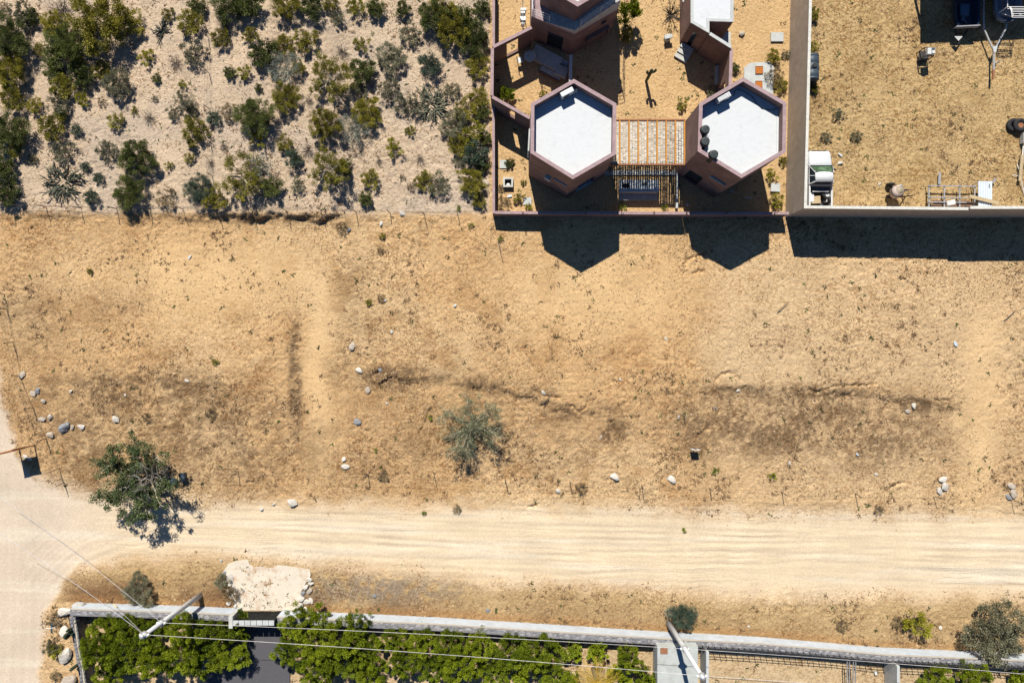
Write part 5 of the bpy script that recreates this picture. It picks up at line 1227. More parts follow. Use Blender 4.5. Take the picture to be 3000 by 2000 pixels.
SCRUB = [(8,25,25,'R'),(65,45,45,'G'),(30,110,68,'D'),(95,50,30,'D'),(28,205,60,'O'),(38,290,42,'O'),(103,310,28,'O'),(30,390,65,'D'),(48,440,32,'Y'),(97,467,20,'G'),(22,565,45,'D'),(12,497,42,'D'),
(175,25,50,'W'),(165,75,50,'O'),(195,138,70,'D'),(295,65,100,'O'),(385,65,42,'O'),(228,180,28,'Y'),(158,203,38,'D'),(240,228,40,'D'),(187,255,42,'O'),(175,300,45,'G'),(240,288,28,'Y'),(300,208,32,'O'),(350,245,50,'G'),
(155,375,46,'O'),(185,445,38,'G'),(226,380,20,'B'),(182,335,24,'D'),(338,357,30,'Y'),(396,327,14,'Y'),(430,170,27,'Y'),(459,230,17,'D'),(470,85,52,'C'),(495,45,22,'O'),(560,70,44,'O'),(572,160,46,'G'),(515,185,32,'W'),
(541,250,15,'Y'),(547,298,36,'G'),(513,333,26,'G'),(568,330,20,'G'),(575,385,46,'O'),(435,345,30,'W'),(315,440,38,'G'),(402,465,64,'D'),(380,565,56,'D'),(253,488,17,'B'),(290,522,20,'B'),(270,578,28,'B'),(170,530,78,'C'),
(487,578,38,'R'),(556,465,20,'Y'),(497,488,15,'Y'),(588,555,48,'B'),(633,352,26,'B'),(675,335,30,'R'),(653,118,34,'O'),(678,218,21,'D'),(724,218,27,'Y'),(710,520,76,'T'),(632,585,40,'O'),(582,20,32,'D'),(680,25,58,'D'),(660,78,32,'W'),
(738,25,46,'D'),(845,22,50,'O'),(922,30,40,'D'),(972,15,30,'O'),(990,55,28,'G'),(1045,22,34,'Y'),(1100,22,36,'D'),(1178,28,27,'D'),(1200,100,40,'G'),(1275,50,56,'D'),(1330,85,62,'O'),(1392,120,52,'D'),(1415,25,30,'D'),
(900,125,40,'O'),(833,140,38,'O'),(775,165,46,'D'),(742,112,27,'O'),(838,205,60,'P'),(763,265,14,'D'),(843,290,50,'O'),(970,235,74,'T'),(1058,210,46,'D'),(1062,128,28,'Y'),(1003,150,28,'W'),(1146,165,50,'G'),(1258,190,42,'B'),
(1142,262,42,'G'),(1075,330,54,'O'),(1050,258,30,'G'),(1197,305,42,'G'),(1262,300,68,'C'),(1325,265,32,'G'),(1403,285,38,'O'),(755,350,62,'D'),(765,412,30,'Y'),(955,370,56,'O'),(1030,380,56,'P'),(1157,435,32,'Y'),(1203,383,20,'Y'),
(1335,365,52,'G'),(1385,390,44,'Y'),(1395,450,44,'B'),(1382,535,48,'O'),(1410,330,27,'D'),(866,470,34,'B'),(840,425,30,'O'),(965,500,72,'T'),(1012,490,30,'D'),(800,550,36,'D'),(768,490,44,'P'),(878,548,27,'G'),
(1085,525,32,'O'),(1070,582,27,'D'),(1230,465,22,'W'),(1206,547,15,'R'),(1243,532,34,'O'),(1288,542,40,'G'),(1350,470,27,'G'),(1365,55,45,'D'),(1400,195,40,'O'),(1345,425,40,'O'),(1420,405,26,'D'),(1365,322,40,'O'),(1412,480,28,'D'),(1295,18,45,'O'),(1405,590,26,'O'),(620,480,22,'W'),(905,445,30,'W'),(1110,470,18,'W'),(300,300,16,'R'),(455,290,12,'G'),(660,430,18,'W'),(120,150,22,'O'),(1180,520,12,'R'),(880,205,26,'O'),(910,300,24,'W')]
BANDS = [(95, 'top'), (220, 'upper'), (340, 'middle'), (470, 'lower'), (9999, 'fence side')]
def band(y): return next(n for l, n in BANDS if y < l)
cnt = {}
for (x, y, r, k) in sorted(SCRUB): cnt.setdefault((band(y), k), []).append((x, y))
for (x, y, r, k) in SCRUB:
    lst = cnt[(band(y), k)]; i = lst.index((x, y)); n = len(lst)
    where = 'only one' if n == 1 else ('leftmost' if i == 0 else ('rightmost' if i == n - 1 else ORD[i] + ' from the left'))
    size = 'large ' if r >= 58 else ('small ' if r <= 18 else '')
    plant(k, x, y, r * .93, f'{size}{ADJ[k][0]}, {where} in the {band(y)} band of the scrubland', ADJ[k][1], 'scrubland ' + {'C': 'cacti', 'T': 'trees'}.get(k, 'shrubs'),
          hk={'T': 1.05, 'D': .85, 'O': .85, 'B': .85}.get(k, .85), var=(0 if (x, y) != (470, 85) else 1) if k == 'C' else None)

# lone trees, roadside shrubs, garden plants
def lone_tree(px, py, r, h, label, kind, seed, limbs):
    c = G(px, py); t = thing(NAME[kind], label, 'tree', c); rm = r * S; rr = random.Random(seed)
    lo, hi, cl, per, cr, ls, fl, ho = KINDS[kind]
    mb = MB(); mb.tube([(0, 0, -.15), (.04, .03, .25), (.02, 0, .5)], [.13, .10, .09], 8); mb.build
    o = bpy.data.objects.new('trunk', mb.mesh('trunk', M_bark, True)); COL.objects.link(o); o.parent = t
    tips = []
    for i in range(limbs):
        a = 2 * math.pi * i / limbs + rr.uniform(-.3, .3); l = rm * rr.uniform(.65, .98); p = Vector((.02, 0, .42)); pts = [p.copy()]; lm = MB()
        for k in range(1, 7):
            a += rr.uniform(-.3, .3); p = p + Vector((math.cos(a), math.sin(a), 0)) * l / 6; p.z = .42 + (h * rr.uniform(.75, 1.0) - .42) * (k / 6) ** .75; pts.append(p.copy())
            if k > 1:
                b = a + rr.choice((-1, 1)) * rr.uniform(.4, 1.3); e = p + Vector((math.cos(b), math.sin(b), rr.uniform(-.2, .6))) * l * rr.uniform(.14, .32)
                lm.tube([p, p.lerp(e, .5) + Vector((0, 0, .05)), e], [.022, .016, .008], 4, cap=False); tips += [e, p.lerp(e, .5)]
        lm.tube(pts, [.07, .06, .05, .04, .032, .024, .014], 6, cap=False); tips += pts[2:]
        lo_ = bpy.data.objects.new('limb', lm.mesh('limb', M_pale if (i % 2 or kind == 'S') else M_bark, True)); COL.objects.link(lo_); lo_.parent = t
    return t, tips, rm, h
def tip_leaves(t, tips, m, per, crad, ls, seed, keep=lambda p: 1.0, el=2.0):
    r = np.random.default_rng(seed); tp = np.array([p[:] for p in tips if r.random() < keep(p)])
    ci = np.repeat(np.arange(len(tp)), per); n = len(ci); off = r.normal(size=(n, 3)); off /= np.linalg.norm(off, axis=1)[:, None]; off *= (r.uniform(0, 1, n) ** .5)[:, None] * crad * r.uniform(.6, 1.3, len(tp))[ci][:, None]
    c = tp[ci] + off * np.array([1, 1, .7]); d = off / crad * .6 + r.normal(size=(n, 3)) * .6 + np.array([0, 0, .3]); d /= np.linalg.norm(d, axis=1)[:, None]
    s = np.cross(d, r.normal(size=(n, 3))); s /= np.linalg.norm(s, axis=1)[:, None]; L = ls * r.uniform(.6, 1.4, n)[:, None]
    v = np.stack([c - d * L / 2, c + s * L / el / 2, c + d * L / 2, c - s * L / el / 2], 1).reshape(-1, 3)
    ct = np.clip(r.normal(.5, .22, len(tp)), 0, 1)
    me = quad_mesh('crown', v, np.clip(ct[ci] * .6 + r.uniform(0, .4, n), 0, 1), m); o = bpy.data.objects.new('crown', me); COL.objects.link(o); o.parent = t
tA, tips, rm, h = lone_tree(452, 1384, 122, 2.6, 'mesquite tree with a bare grey core beside the dirt road, left lot', 'M', 3, 11)
rq = random.Random(4)
for i in range(150):
    a = rq.uniform(1.1, 5.2); q = rm * rq.uniform(.12, .98); tips.append(Vector((math.cos(a) * q, math.sin(a) * q, rq.uniform(1.3, 2.5))))
tip_leaves(tA, tips, tint_mat('leaf_M', *KINDS['M'][:2]), 92, .33, .12, 5, lambda p: .86 if (p.x < -.1 and (p.x * p.x + p.y * p.y) > .5) or p.y < -.9 else .45)
tw = MB(); rr = random.Random(9)
for i in range(150):
    a = rr.uniform(0, 6.28); q = Vector((.5 + rr.gauss(0, .7), rr.gauss(-.2, .9), rr.uniform(1.0, 2.6))); e = q + Vector((math.cos(a), math.sin(a), rr.uniform(-.3, .4))) * rr.uniform(.3, .7)
    tw.tube([q, q.lerp(e, .5) + Vector((rr.uniform(-.06, .06), rr.uniform(-.06, .06), 0)), e], [.014, .012, .006], 4, cap=False)
o = bpy.data.objects.new('dead_twigs', tw.mesh('dead_twigs', mat('ash_twigs', (.25, .22, .19), .9, var=.3))); COL.objects.link(o); o.parent = tA; o['kind'] = 'stuff'
tB, tips, rm, h = lone_tree(1383, 1238, 100, 2.1, 'sparse thorn tree with pale branches in the centre lot', 'S', 12, 11)
for i in range(150):
    a = rq.uniform(0, 6.28); q = rm * rq.uniform(.05, .95); tips.append(Vector((math.cos(a) * q, math.sin(a) * q, rq.uniform(1.0, 2.2))))
tip_leaves(tB, tips, tint_mat('leaf_S', *KINDS['S'][:2]), 44, .30, .115, 8, lambda p: .9, 3.8)
# things under the mesquite
c = G(515, 1407); t = thing('blue_bucket', 'bright blue plastic bucket under the mesquite tree', 'bucket', c); MB().lathe(c, [(.15, 0), (.19, .34), (.205, .345), (.205, .375), (.17, .375), (.14, .06)], 18).build('body', M_blue, t, True); MB().tube([c + Vector((-.2, 0, .36)), c + Vector((0, -.16, .3)), c + Vector((.2, 0, .36))], .01, 5).build('handle', M_rail, t)
c = G(540, 1396); tag(MB().box(c + Vector((0, 0, .2)), (.42, .6, .36), .2).build('dark_crate', M_bluegrey, bevel=.03), 'dark navy crate in the shade right of the blue bucket', 'crate')
c = G(480, 1432); tag(MB().box(c + Vector((0, 0, .42)), (.75, .34, .05), .12).build('old_bench', M_wood), 'worn wooden seat in the shade of the mesquite tree', 'bench')

LON = [('G', 405, 1728, 48, 'grey green bush above the rendered wall near the left pole', 'bush'), ('B', 2000, 1802, 42, 'dark green bush at the foot of the right power pole', 'bush'), ('P', 1968, 1792, 22, 'small ashen bush left of the dark bush at the right pole', 'bush'),
       ('Y', 2692, 1825, 46, 'round yellow green bush on the sandy verge at the lower right', 'bush'), ('G', 2925, 1852, 92, 'big grey olive bush overhanging the wall at the lower right corner', 'bush'),
       ('R', 2465, 1832, 20, 'small withered weed on the verge left of the round bush', 'weed'), ('R', 2632, 1820, 20, 'bare twiggy weed touching the round yellow green bush', 'weed'),
       ('G', 150, 1892, 26, 'grey bush among the boulders at the lower left', 'bush'), ('Y', 163, 1907, 24, 'yellow green leafy bush among the boulders at the lower left', 'bush'), ('R', 156, 1812, 22, 'dry dark bush under the thin sign post, lower left', 'bush'), ('R', 160, 1978, 18, 'dry dark bush near the bottom edge, lower left', 'bush'),
       ('R', 680, 1735, 26, 'brown scrubby bush left of the concrete ramp', 'bush'), ('G', 650, 1700, 24, 'grey weed tuft beside the left stones of the ramp', 'weed'),
       ('H', 1482, 278, 24, 'fresh green bush in the corner of the courtyard, left of the left tower', 'bush'), ('Y', 1540, 345, 15, 'spiky weed at the foot of the left tower, courtyard side', 'weed'), ('Y', 1592, 276, 14, 'thin weed on the sunlit courtyard sand', 'weed'),
       ('H', 1838, 45, 40, 'bright green tree against the right wall of the stair house', 'tree'), ('O', 1835, 105, 24, 'low green bush right below the tree at the stair house', 'bush'),
       ('R', 2267, 225, 28, 'dry reddish bush beside the pale patio', 'bush'), ('O', 2266, 166, 22, 'green bush above the pale patio', 'bush'), ('G', 2302, 160, 14, 'small green bush between the patio and the beige wall', 'bush'), ('O', 2285, 250, 22, 'olive weed clump right of the patio near the beige wall', 'weed'),
       ('Y', 1997, 305, 18, 'slim yellow green weed in the sandy court above the pergola', 'weed'), ('G', 2085, 270, 18, 'grey weed at the north foot of the right tower', 'weed'), ('D', 2150, 200, 15, 'dark weed in the shade by the pink topped wall', 'weed'),
       ('Y', 2262, 515, 20, 'green weed east of the right tower, north of the square cover', 'weed'), ('Y', 2275, 585, 26, 'leafy weed clump south of the square cover', 'weed'), ('O', 2293, 472, 14, 'small weed along the beige wall east of the right tower', 'weed'),
       ('D', 1492, 477, 14, 'flat green weed overlapping the pale concrete cover, west yard', 'weed'), ('Y', 1520, 575, 18, 'palm-like green weed near the south wall, west yard', 'weed'), ('R', 1478, 595, 20, 'dark spiky dry weed in the west yard', 'weed'), ('O', 1533, 535, 9, 'small tuft in the middle of the west yard', 'weed'), ('R', 1467, 552, 12, 'dry tuft south of the meter pit', 'weed'), ('Y', 1548, 605, 12, 'weed between the pale cover and the south wall', 'weed'),
       ('N', 1822, 607, 14, 'green weed below the kitchen counter, left one', 'weed'), ('N', 1946, 608, 11, 'green weed below the kitchen counter, right one', 'weed'),
       ('N', 1260, 1222, 11, 'yellow flowering weed left of the thorn tree', 'weed'), ('N', 2095, 1377, 12, 'slim yellow green seedling below the white stake sign', 'weed'), ('N', 2265, 1392, 14, 'bright yellow green weed in the lower right lot', 'weed'),
       ('N', 1380, 660, 11, 'green weed under the fence end by the pink topped wall', 'weed'), ('N', 1466, 699, 11, 'green weed on the stick below the wall corner', 'weed'), ('N', 1342, 609, 11, 'green weed on the fence line near its right end', 'weed'), ('N', 1101, 1318, 8, 'tiny yellow weed in the lower left of the centre lot', 'weed'),
       ('R', 1120, 1390, 18, 'olive dry weed beside the second road edge stake', 'weed'), ('R', 1705, 1428, 18, 'dry weed right of the stake in the middle of the road edge', 'weed'), ('N', 1243, 1500, 9, 'green weed at the upper rim of the dirt road', 'weed'), ('R', 1338, 1490, 14, 'brown dry weed on the upper rim of the dirt road', 'weed'), ('R', 2575, 1493, 16, 'dry brown weed at the road rim, right half', 'weed'), ('N', 2003, 1552, 9, 'small green weed lying on the dirt road', 'weed'),
       ('R', 1000, 668, 18, 'dark dry weed at the upper left of the centre lot', 'weed'), ('O', 1120, 690, 10, 'olive weed below the fence, upper left of the centre lot', 'weed'), ('R', 1115, 735, 12, 'brown round weed at the upper left of the centre lot', 'weed'), ('O', 1080, 885, 11, 'dark green weed near the left border of the centre lot', 'weed'), ('R', 1120, 875, 12, 'reddish dry weed near the left border of the centre lot', 'weed'),
       ('O', 632, 1060, 10, 'round dark weed alone in the left lot', 'weed'), ('O', 263, 795, 9, 'green weed in the upper left lot', 'weed'), ('R', 430, 1222, 15, 'dry upright weed above the mesquite tree', 'weed'), ('R', 620, 1210, 18, 'brown weed right of the mesquite tree', 'weed'),
       ('G', 2455, 335, 18, 'grey green weed in the storage yard, upper of three', 'weed'), ('G', 2420, 400, 18, 'grey green weed in the storage yard, left of three', 'weed'), ('G', 2508, 398, 18, 'grey green weed in the storage yard, right of three', 'weed'), ('O', 2378, 140, 20, 'olive weeds behind the beige wall above the dark tank', 'weed'), ('O', 2385, 260, 16, 'dark weed behind the beige wall below the dark tank', 'weed'), ('O', 2380, 40, 22, 'dry olive weeds behind the beige wall at the top', 'weed')]
for (k, x, y, r, lab, cat) in LON: plant(k, x, y, r * 1.05, lab, cat, hk=.9 if cat != 'tree' else 1.5, name='weed' if cat == 'weed' else None)
# bare bush beside the white-roofed house
c = G(1965, 45); t = thing('bare_bush', 'leafless dark bush left of the white roofed house', 'bush', c); link('stems', stems_mesh(40, 9, 1.0, .7, .03, M_dark, 6), t, (0, 0, 0), .4, (1.15, 1.25, 1.3)); link('twigs', stems_mesh(44, 11, .8, .9, .02, M_dark, 7), t, (0, 0, 0), 2.0, (1.1, 1.1, 1.0))
# columnar cacti
M_col = mat('column_cactus_skin', (.035, .055, .03), .7, var=.25, scale=6)
def column_cactus(px, py, h, label, arms):
    c = G(px, py); t = thing('column_cactus', label, 'cactus', c)
    def col(nm, pts, r):
        v = []; mb = MB(); n = 14
        for i, p in enumerate(pts): pass
        mb.tube(pts, [r * .8] + [r] * (len(pts) - 2) + [r * .45], n)
        off = 0
        for i in range(len(pts)):     # ribs
            for j in range(n):
                if j % 2: q = Vector(mb.v[i * n + j]); p = Vector(pts[i]); mb.v[i * n + j] = tuple(p + (q - p) * .78)
        return mb.build(nm, M_col, t)
    base = Vector((c.x, c.y, c.z))
    col('stem', [base + Vector((0, 0, z)) for z in (-.1, h * .3, h * .7, h * .96, h)], .11)
    for (dx, dy, z0, z1) in arms:
        s = base + Vector((0, 0, z0)); col('arm', [s, s + Vector((dx * .8, dy * .8, .05)), s + Vector((dx, dy, .22)), base + Vector((dx, dy, z1 - .05)), base + Vector((dx, dy, z1))], .085)
column_cactus(1893, 238, 2.0, 'tall column cactus in the sandy court above the pergola', [(.28, .05, 1.45, 1.9), (-.24, .0, 1.35, 1.75)])
column_cactus(236, 1832, 1.75, 'clump of column cactus beside the slate wall, upper one', [(.0, .24, .35, 1.5), (-.08, -.2, .3, 1.55), (.14, -.1, .3, 1.3)])
column_cactus(252, 1928, 1.7, 'column cactus beside the slate wall, lower one', [(.1, -.22, .7, 1.1)])

# hedge
hx = 0
def hedge(lst, side):
    for i, (x, y, r) in enumerate(lst):
        plant('H', x + R.uniform(-8, 8), y + R.uniform(-6, 6), r * R.uniform(.8, 1.0), f'bright green hedge shrub {side}, {ORD[i]} from the gate', 'shrub', 'hedge shrubs behind the rendered wall', hk=R.uniform(.75, 1.25))
hedge([(700, 1832, 44), (690, 1905, 58), (622, 1850, 60), (610, 1930, 62), (545, 1842, 56), (530, 1920, 64), (462, 1850, 60), (452, 1930, 60), (385, 1838, 54), (370, 1915, 64), (312, 1838, 54), (300, 1905, 60), (310, 1968, 46)], 'left of the gate')
hedge([(868, 1828, 54), (855, 1900, 66), (930, 1810, 48), (925, 1880, 64), (935, 1955, 66), (1005, 1865, 62), (1055, 1830, 54), (1010, 1935, 62), (1085, 1905, 64), (1090, 1970, 50), (1160, 1870, 58), (1175, 1935, 60), (1240, 1880, 58), (1265, 1945, 58), (1320, 1885, 58), (1350, 1950, 56), (1405, 1890, 58), (1440, 1955, 56), (1490, 1900, 58), (1525, 1960, 52), (1575, 1905, 56), (1610, 1962, 50), (1660, 1905, 50), (1750, 1905, 46), (1845, 1930, 56)], 'right of the gate')
for i, (x, y, r) in enumerate([(1668, 1985, 30), (1815, 1985, 40), (1885, 1985, 44)]):
    plant('H', x, y, r, f'bright green hedge shrub by the yellow palm, {ORD[i]} from the left', 'shrub', 'hedge shrubs behind the rendered wall')
for i, (x, y, r) in enumerate([(2735, 1985, 52), (2840, 1975, 55), (2985, 1985, 40)]):
    plant('H', x, y, r, f'green shrub behind the railing at the lower right, {ORD[i]} from the left', 'shrub', 'green shrubs behind the railing', zb=.3)
# palm with yellowing fronds
c = G(1738, 1958); t = thing('palm_tree', 'palm with yellowing fronds at the bottom edge below the hedge', 'palm', c)
MB().tube([c - Vector((0, 0, .1)), c + Vector((.03, 0, 1.0)), c + Vector((0, 0, 1.9))], [.17, .13, .11], 9).build('trunk', M_bark, t, True)
MF = tint_mat('palm_leaflet', (.16, .10, .012), (.55, .36, .045), .6, .15)
for i in range(15):
    a = i * 2.4 + .3; l = R.uniform(1.3, 1.75); s = c + Vector((0, 0, 1.9)); mb = MB(); pts = []
    for k in range(11): f = k / 10; pts.append(s + Vector((math.cos(a) * l * f, math.sin(a) * l * f, .75 * f - 1.15 * f * f)))
    mb.tube(pts, [.022 - .0016 * k for k in range(11)], 5, tint=.7)
    for k in range(1, 11):
        for sd in (-1, 1):
            for hh in (0, .5):
                p = pts[k - 1].lerp(pts[k], hh); sv = Vector((-math.sin(a), math.cos(a), 0)) * sd; d = (pts[k] - pts[k - 1]).normalized(); ll = .34 * math.sin(math.pi * min(.97, (k + hh) / 11)) + .08
                e = p + sv * ll * .75 + d * ll * .7 + Vector((0, 0, -.06)); mb.add([p - d * .02, p + d * .02, e], [(0, 1, 2)], R.uniform(.1, .9))
    mb.build('frond', MF, t)

# ------------------------------------------------------------------ stones
M_rk = mat('granite_boulder', (.42, .36, .29), .9, var=.25, scale=2.5, bump=.05, bscale=5, dirt=(.26, .21, .17), dscale=2); M_rg = mat('blue_grey_boulder', (.22, .225, .235), .9, var=.3, scale=3, bump=.05, bscale=5)
M_rw = mat('white_boulder', (.52, .48, .42), .9, var=.15, scale=3, bump=.04, bscale=6)
RK = {}
for nm, m in (('k', M_rk), ('g', M_rg), ('w', M_rw)):
    RK[nm] = []
    for i in range(4): me = rock_mesh(200 + i * 7 + ord(nm), 2, .72, .35); me.materials.append(m); RK[nm].append(me)
def rock(px, py, r, label, m='k', rz=None, el=1.25, hz=.8, group=None, name='boulder', cat='rock'):
    c = G(px, py); rm = r * S * .86; o = link(name, R.choice(RK[m]), None, (c.x, c.y, c.z + rm * hz * .32), R.uniform(0, 6.28) if rz is None else rz, (rm * el, rm / el ** .5, rm * hz)); return tag(o, label, cat, group)
ROCKS = [(64, 1098, 14, 'pale rock at the upper left, next to the bent fence', 'k'), (97, 1150, 13, 'grey rock in the fence side pair, left one', 'k'), (112, 1145, 11, 'darker rock in the fence side pair, right one', 'g'), (130, 1175, 10, 'single round rock below the fence side pair', 'k'),
    (126, 1228, 13, 'flat tan rock beside the fence, left of the group above the board', 'k'), (150, 1219, 12, 'upright tan rock right of the flat rock by the fence', 'k'), (193, 1250, 21, 'large blue grey rock in the left lot', 'g'), (215, 1250, 10, 'small tan rock touching the large blue grey rock', 'k'), (238, 1249, 14, 'white tan rock right of the large blue grey rock', 'w'), (152, 1274, 14, 'tan rock below the large blue grey rock', 'k'), (340, 1226, 13, 'lone pale rock above the mesquite tree', 'w'), (208, 1146, 7, 'small pale rock in the upper left rough ground', 'w'),
    (78, 1338, 9, 'pale rock at the foot of the notice board, left one', 'w'), (92, 1342, 8, 'pale rock at the foot of the notice board, right one', 'w'),
    (856, 1470, 17, 'pale block-like rock between the mesquite and the centre lot', 'w'), (766, 1490, 7, 'small pale rock left of the block-like rock, lower', 'w'), (803, 1476, 6, 'small pale rock just left of the block-like rock', 'w'), (550, 1115, 7, 'small square pale rock in the middle of the left lot', 'w'), (368, 1157, 5, 'tiny white rock in the left lot', 'w'),
    (1031, 1015, 15, 'round smooth pale rock at the left border of the centre lot', 'k'), (1052, 1083, 13, 'white round rock below the smooth rock, centre lot', 'w'), (1077, 1145, 13, 'tan rock below the bank, left in the centre lot', 'k'), (1047, 1237, 14, 'dark pointed rock at the left border of the centre lot', 'g'), (1008, 1345, 9, 'white corner rock of the centre lot, upper of two', 'w'), (1012, 1365, 12, 'white corner rock of the centre lot, lower of two', 'w'), (1115, 1083, 8, 'small grey rock at the left end of the bank', 'g'), (1134, 1181, 5, 'tiny pale rock left of the thorn tree', 'w'),
    (1800, 1394, 16, 'pale rock at the lower right border of the centre lot', 'w'), (1967, 1402, 17, 'white boulder at the lower right corner of the centre lot', 'w'), (1591, 1150, 9, 'flat grey white rock on the bank right of the thorn tree', 'w'), (1951, 992, 6, 'small white rock at the right border of the centre lot', 'w'), (1817, 1112, 6, 'small white rock in the right part of the centre lot', 'w'), (1634, 1436, 9, 'flat cream rock beside the road edge stake', 'w'), (1760, 1280, 7, 'small grey rock in the lower right of the centre lot', 'k'),
    (2162, 1143, 7, 'pale rock at the left end of the right bank', 'w'), (2096, 1196, 6, 'grey rock in the rough patch right of the centre lot', 'g'), (1988, 1221, 7, 'tan rock above the white stake sign', 'k'), (2676, 1190, 12, 'white rock on the right bank', 'w'), (2656, 1203, 10, 'tan rock left of the white rock on the right bank', 'k'),
    (2761, 1403, 13, 'pale rock in the right stone trio, top one', 'w'), (2766, 1423, 16, 'pale rock in the right stone trio, middle one', 'w'), (2753, 1437, 12, 'blue white rock in the right stone trio, lowest one', 'w'), (2961, 1424, 15, 'pale rock near the right edge, upper of three', 'k'), (2966, 1447, 16, 'pale rock near the right edge, right of three', 'k'), (2952, 1454, 12, 'grey rock near the right edge, left of three', 'g'), (2313, 1356, 6, 'small white rock in the lower right lot, left', 'w'), (2566, 1388, 6, 'small white rock in the lower right lot, middle', 'w'),
    (1178, 625, 11, 'white rock on the fence line in the middle', 'w'), (1118, 655, 9, 'white rock under the fence at the upper left of the centre lot', 'w'), (1023, 674, 8, 'grey rock at the upper left corner of the centre lot', 'g'), (1426, 537, 11, 'pale rock outside the low west wall', 'k'), (2171, 102, 12, 'tan rock among weeds east of the white roofed house', 'k'), (2754, 1838, 7, 'white rock right of the round yellow green bush', 'w'), (2194, 1834, 5, 'small white rock on the verge right of the right pole', 'w'), (649, 1640, 6, 'small white rock left of the ramp by the road', 'w'), (1098, 1745, 7, 'grey rock on the brown verge right of the ramp', 'g'), (1430, 1787, 8, 'dark flat stone on the verge above the wall', 'g'),
    (2459, 478, 9, 'grey shard east of the pickup truck, upper', 'w'), (2460, 478 + 3, 1, '', ''), (2461, 480, 0, '', ''), (2575, 540, 6, 'white stone above the mixer wheel', 'w')]
for q in ROCKS:
    if q[2] > 2: rock(q[0], q[1], q[2], q[3], q[4])
rock(190, 1788, 24, 'long white boulder at the lower left corner, topmost', 'w', .2, 1.5, .7); rock(192, 1848, 20, 'white boulder behind the column cactus clump', 'w', 1.2, 1.2, .9); rock(197, 1917, 26, 'large pale boulder in the middle of the lower left row', 'w', 1.0, 1.2, .95); rock(207, 1992, 28, 'large grey white boulder at the bottom edge, lower left', 'k', .9, 1.2, .95)
ST = [(660, 1678, 8, 'g'), (676, 1690, 15, 'w'), (663, 1702, 6, 'k'), (674, 1712, 7, 'w'), (687, 1718, 9, 'w'), (672, 1728, 8, 'w'), (689, 1728, 5, 'w'), (688, 1738, 9, 'w'), (697, 1746, 8, 'w'), (671, 1765, 8, 'w'), (692, 1770, 9, 'w'), (681, 1785, 8, 'w')]
SR = [(908, 1696, 10, 'w'), (912, 1708, 9, 'w'), (898, 1718, 10, 'w'), (908, 1730, 11, 'k'), (888, 1738, 9, 'g'), (882, 1752, 11, 'w'), (900, 1762, 11, 'w'), (911, 1759, 9, 'w'), (882, 1772, 10, 'w'), (896, 1785, 11, 'w')]
for lst, sd in ((ST, 'left'), (SR, 'right')):
    for i, (x, y, r, m) in enumerate(lst): rock(x, y, r * 1.1, f'edging stone on the {sd} side of the concrete ramp, {ORD[i]} from the road', m, None, 1.25, .75, 'edging stones of the concrete ramp', 'edging_stone', 'stone')
# litter
for i, (x, y, a, b, lab, m) in enumerate([(557, 754, .30, .13, 'white sandal-like scrap lying in the upper left lot', M_ac), (2796, 1007, .35, .22, 'crumpled silvery foil in the right lot', M_sheet), (2510, 1330, .22, .12, 'small pale blue scrap in the lower right lot', M_sheet), (1150, 972, .2, .14, 'white paper scrap in the left part of the centre lot', M_ac), (1131, 880, .16, .12, 'white scrap beside the reddish weed, centre lot', M_ac), (1334, 895, .2, .16, 'pale flat scrap in the middle of the centre lot', M_ac),
                                  (1493, 575, .3, .18, 'bluish white board leaning in the west yard', M_sheet), (2142, 562, .30, .12, 'white cloth in the shade south of the right tower', M_ac), (2013, 600, .2, .2, 'pale round lamp by the south wall', M_ac), (2190, 580, .5, .08, 'white pipe bit in the shade south of the right tower', M_ac), (2460, 455, .30, .12, 'silver shard right of the pickup bonnet', M_sheet)]):
    c = G(x, y, .05); mb = MB(); n = 5; rz = R.uniform(0, 3)
    for k in range(n): mb.box(c + Vector((math.cos(rz) * a * (k / (n - 1) - .5) * .8, math.sin(rz) * a * (k / (n - 1) - .5) * .8, .02 * (k % 2) + .012)), (a / n * 1.1, b * (1 - .25 * abs(k - 2) / 2), .025), rz + .1 * (k % 2))
    tag(mb.build('scrap', m), lab, 'scrap')

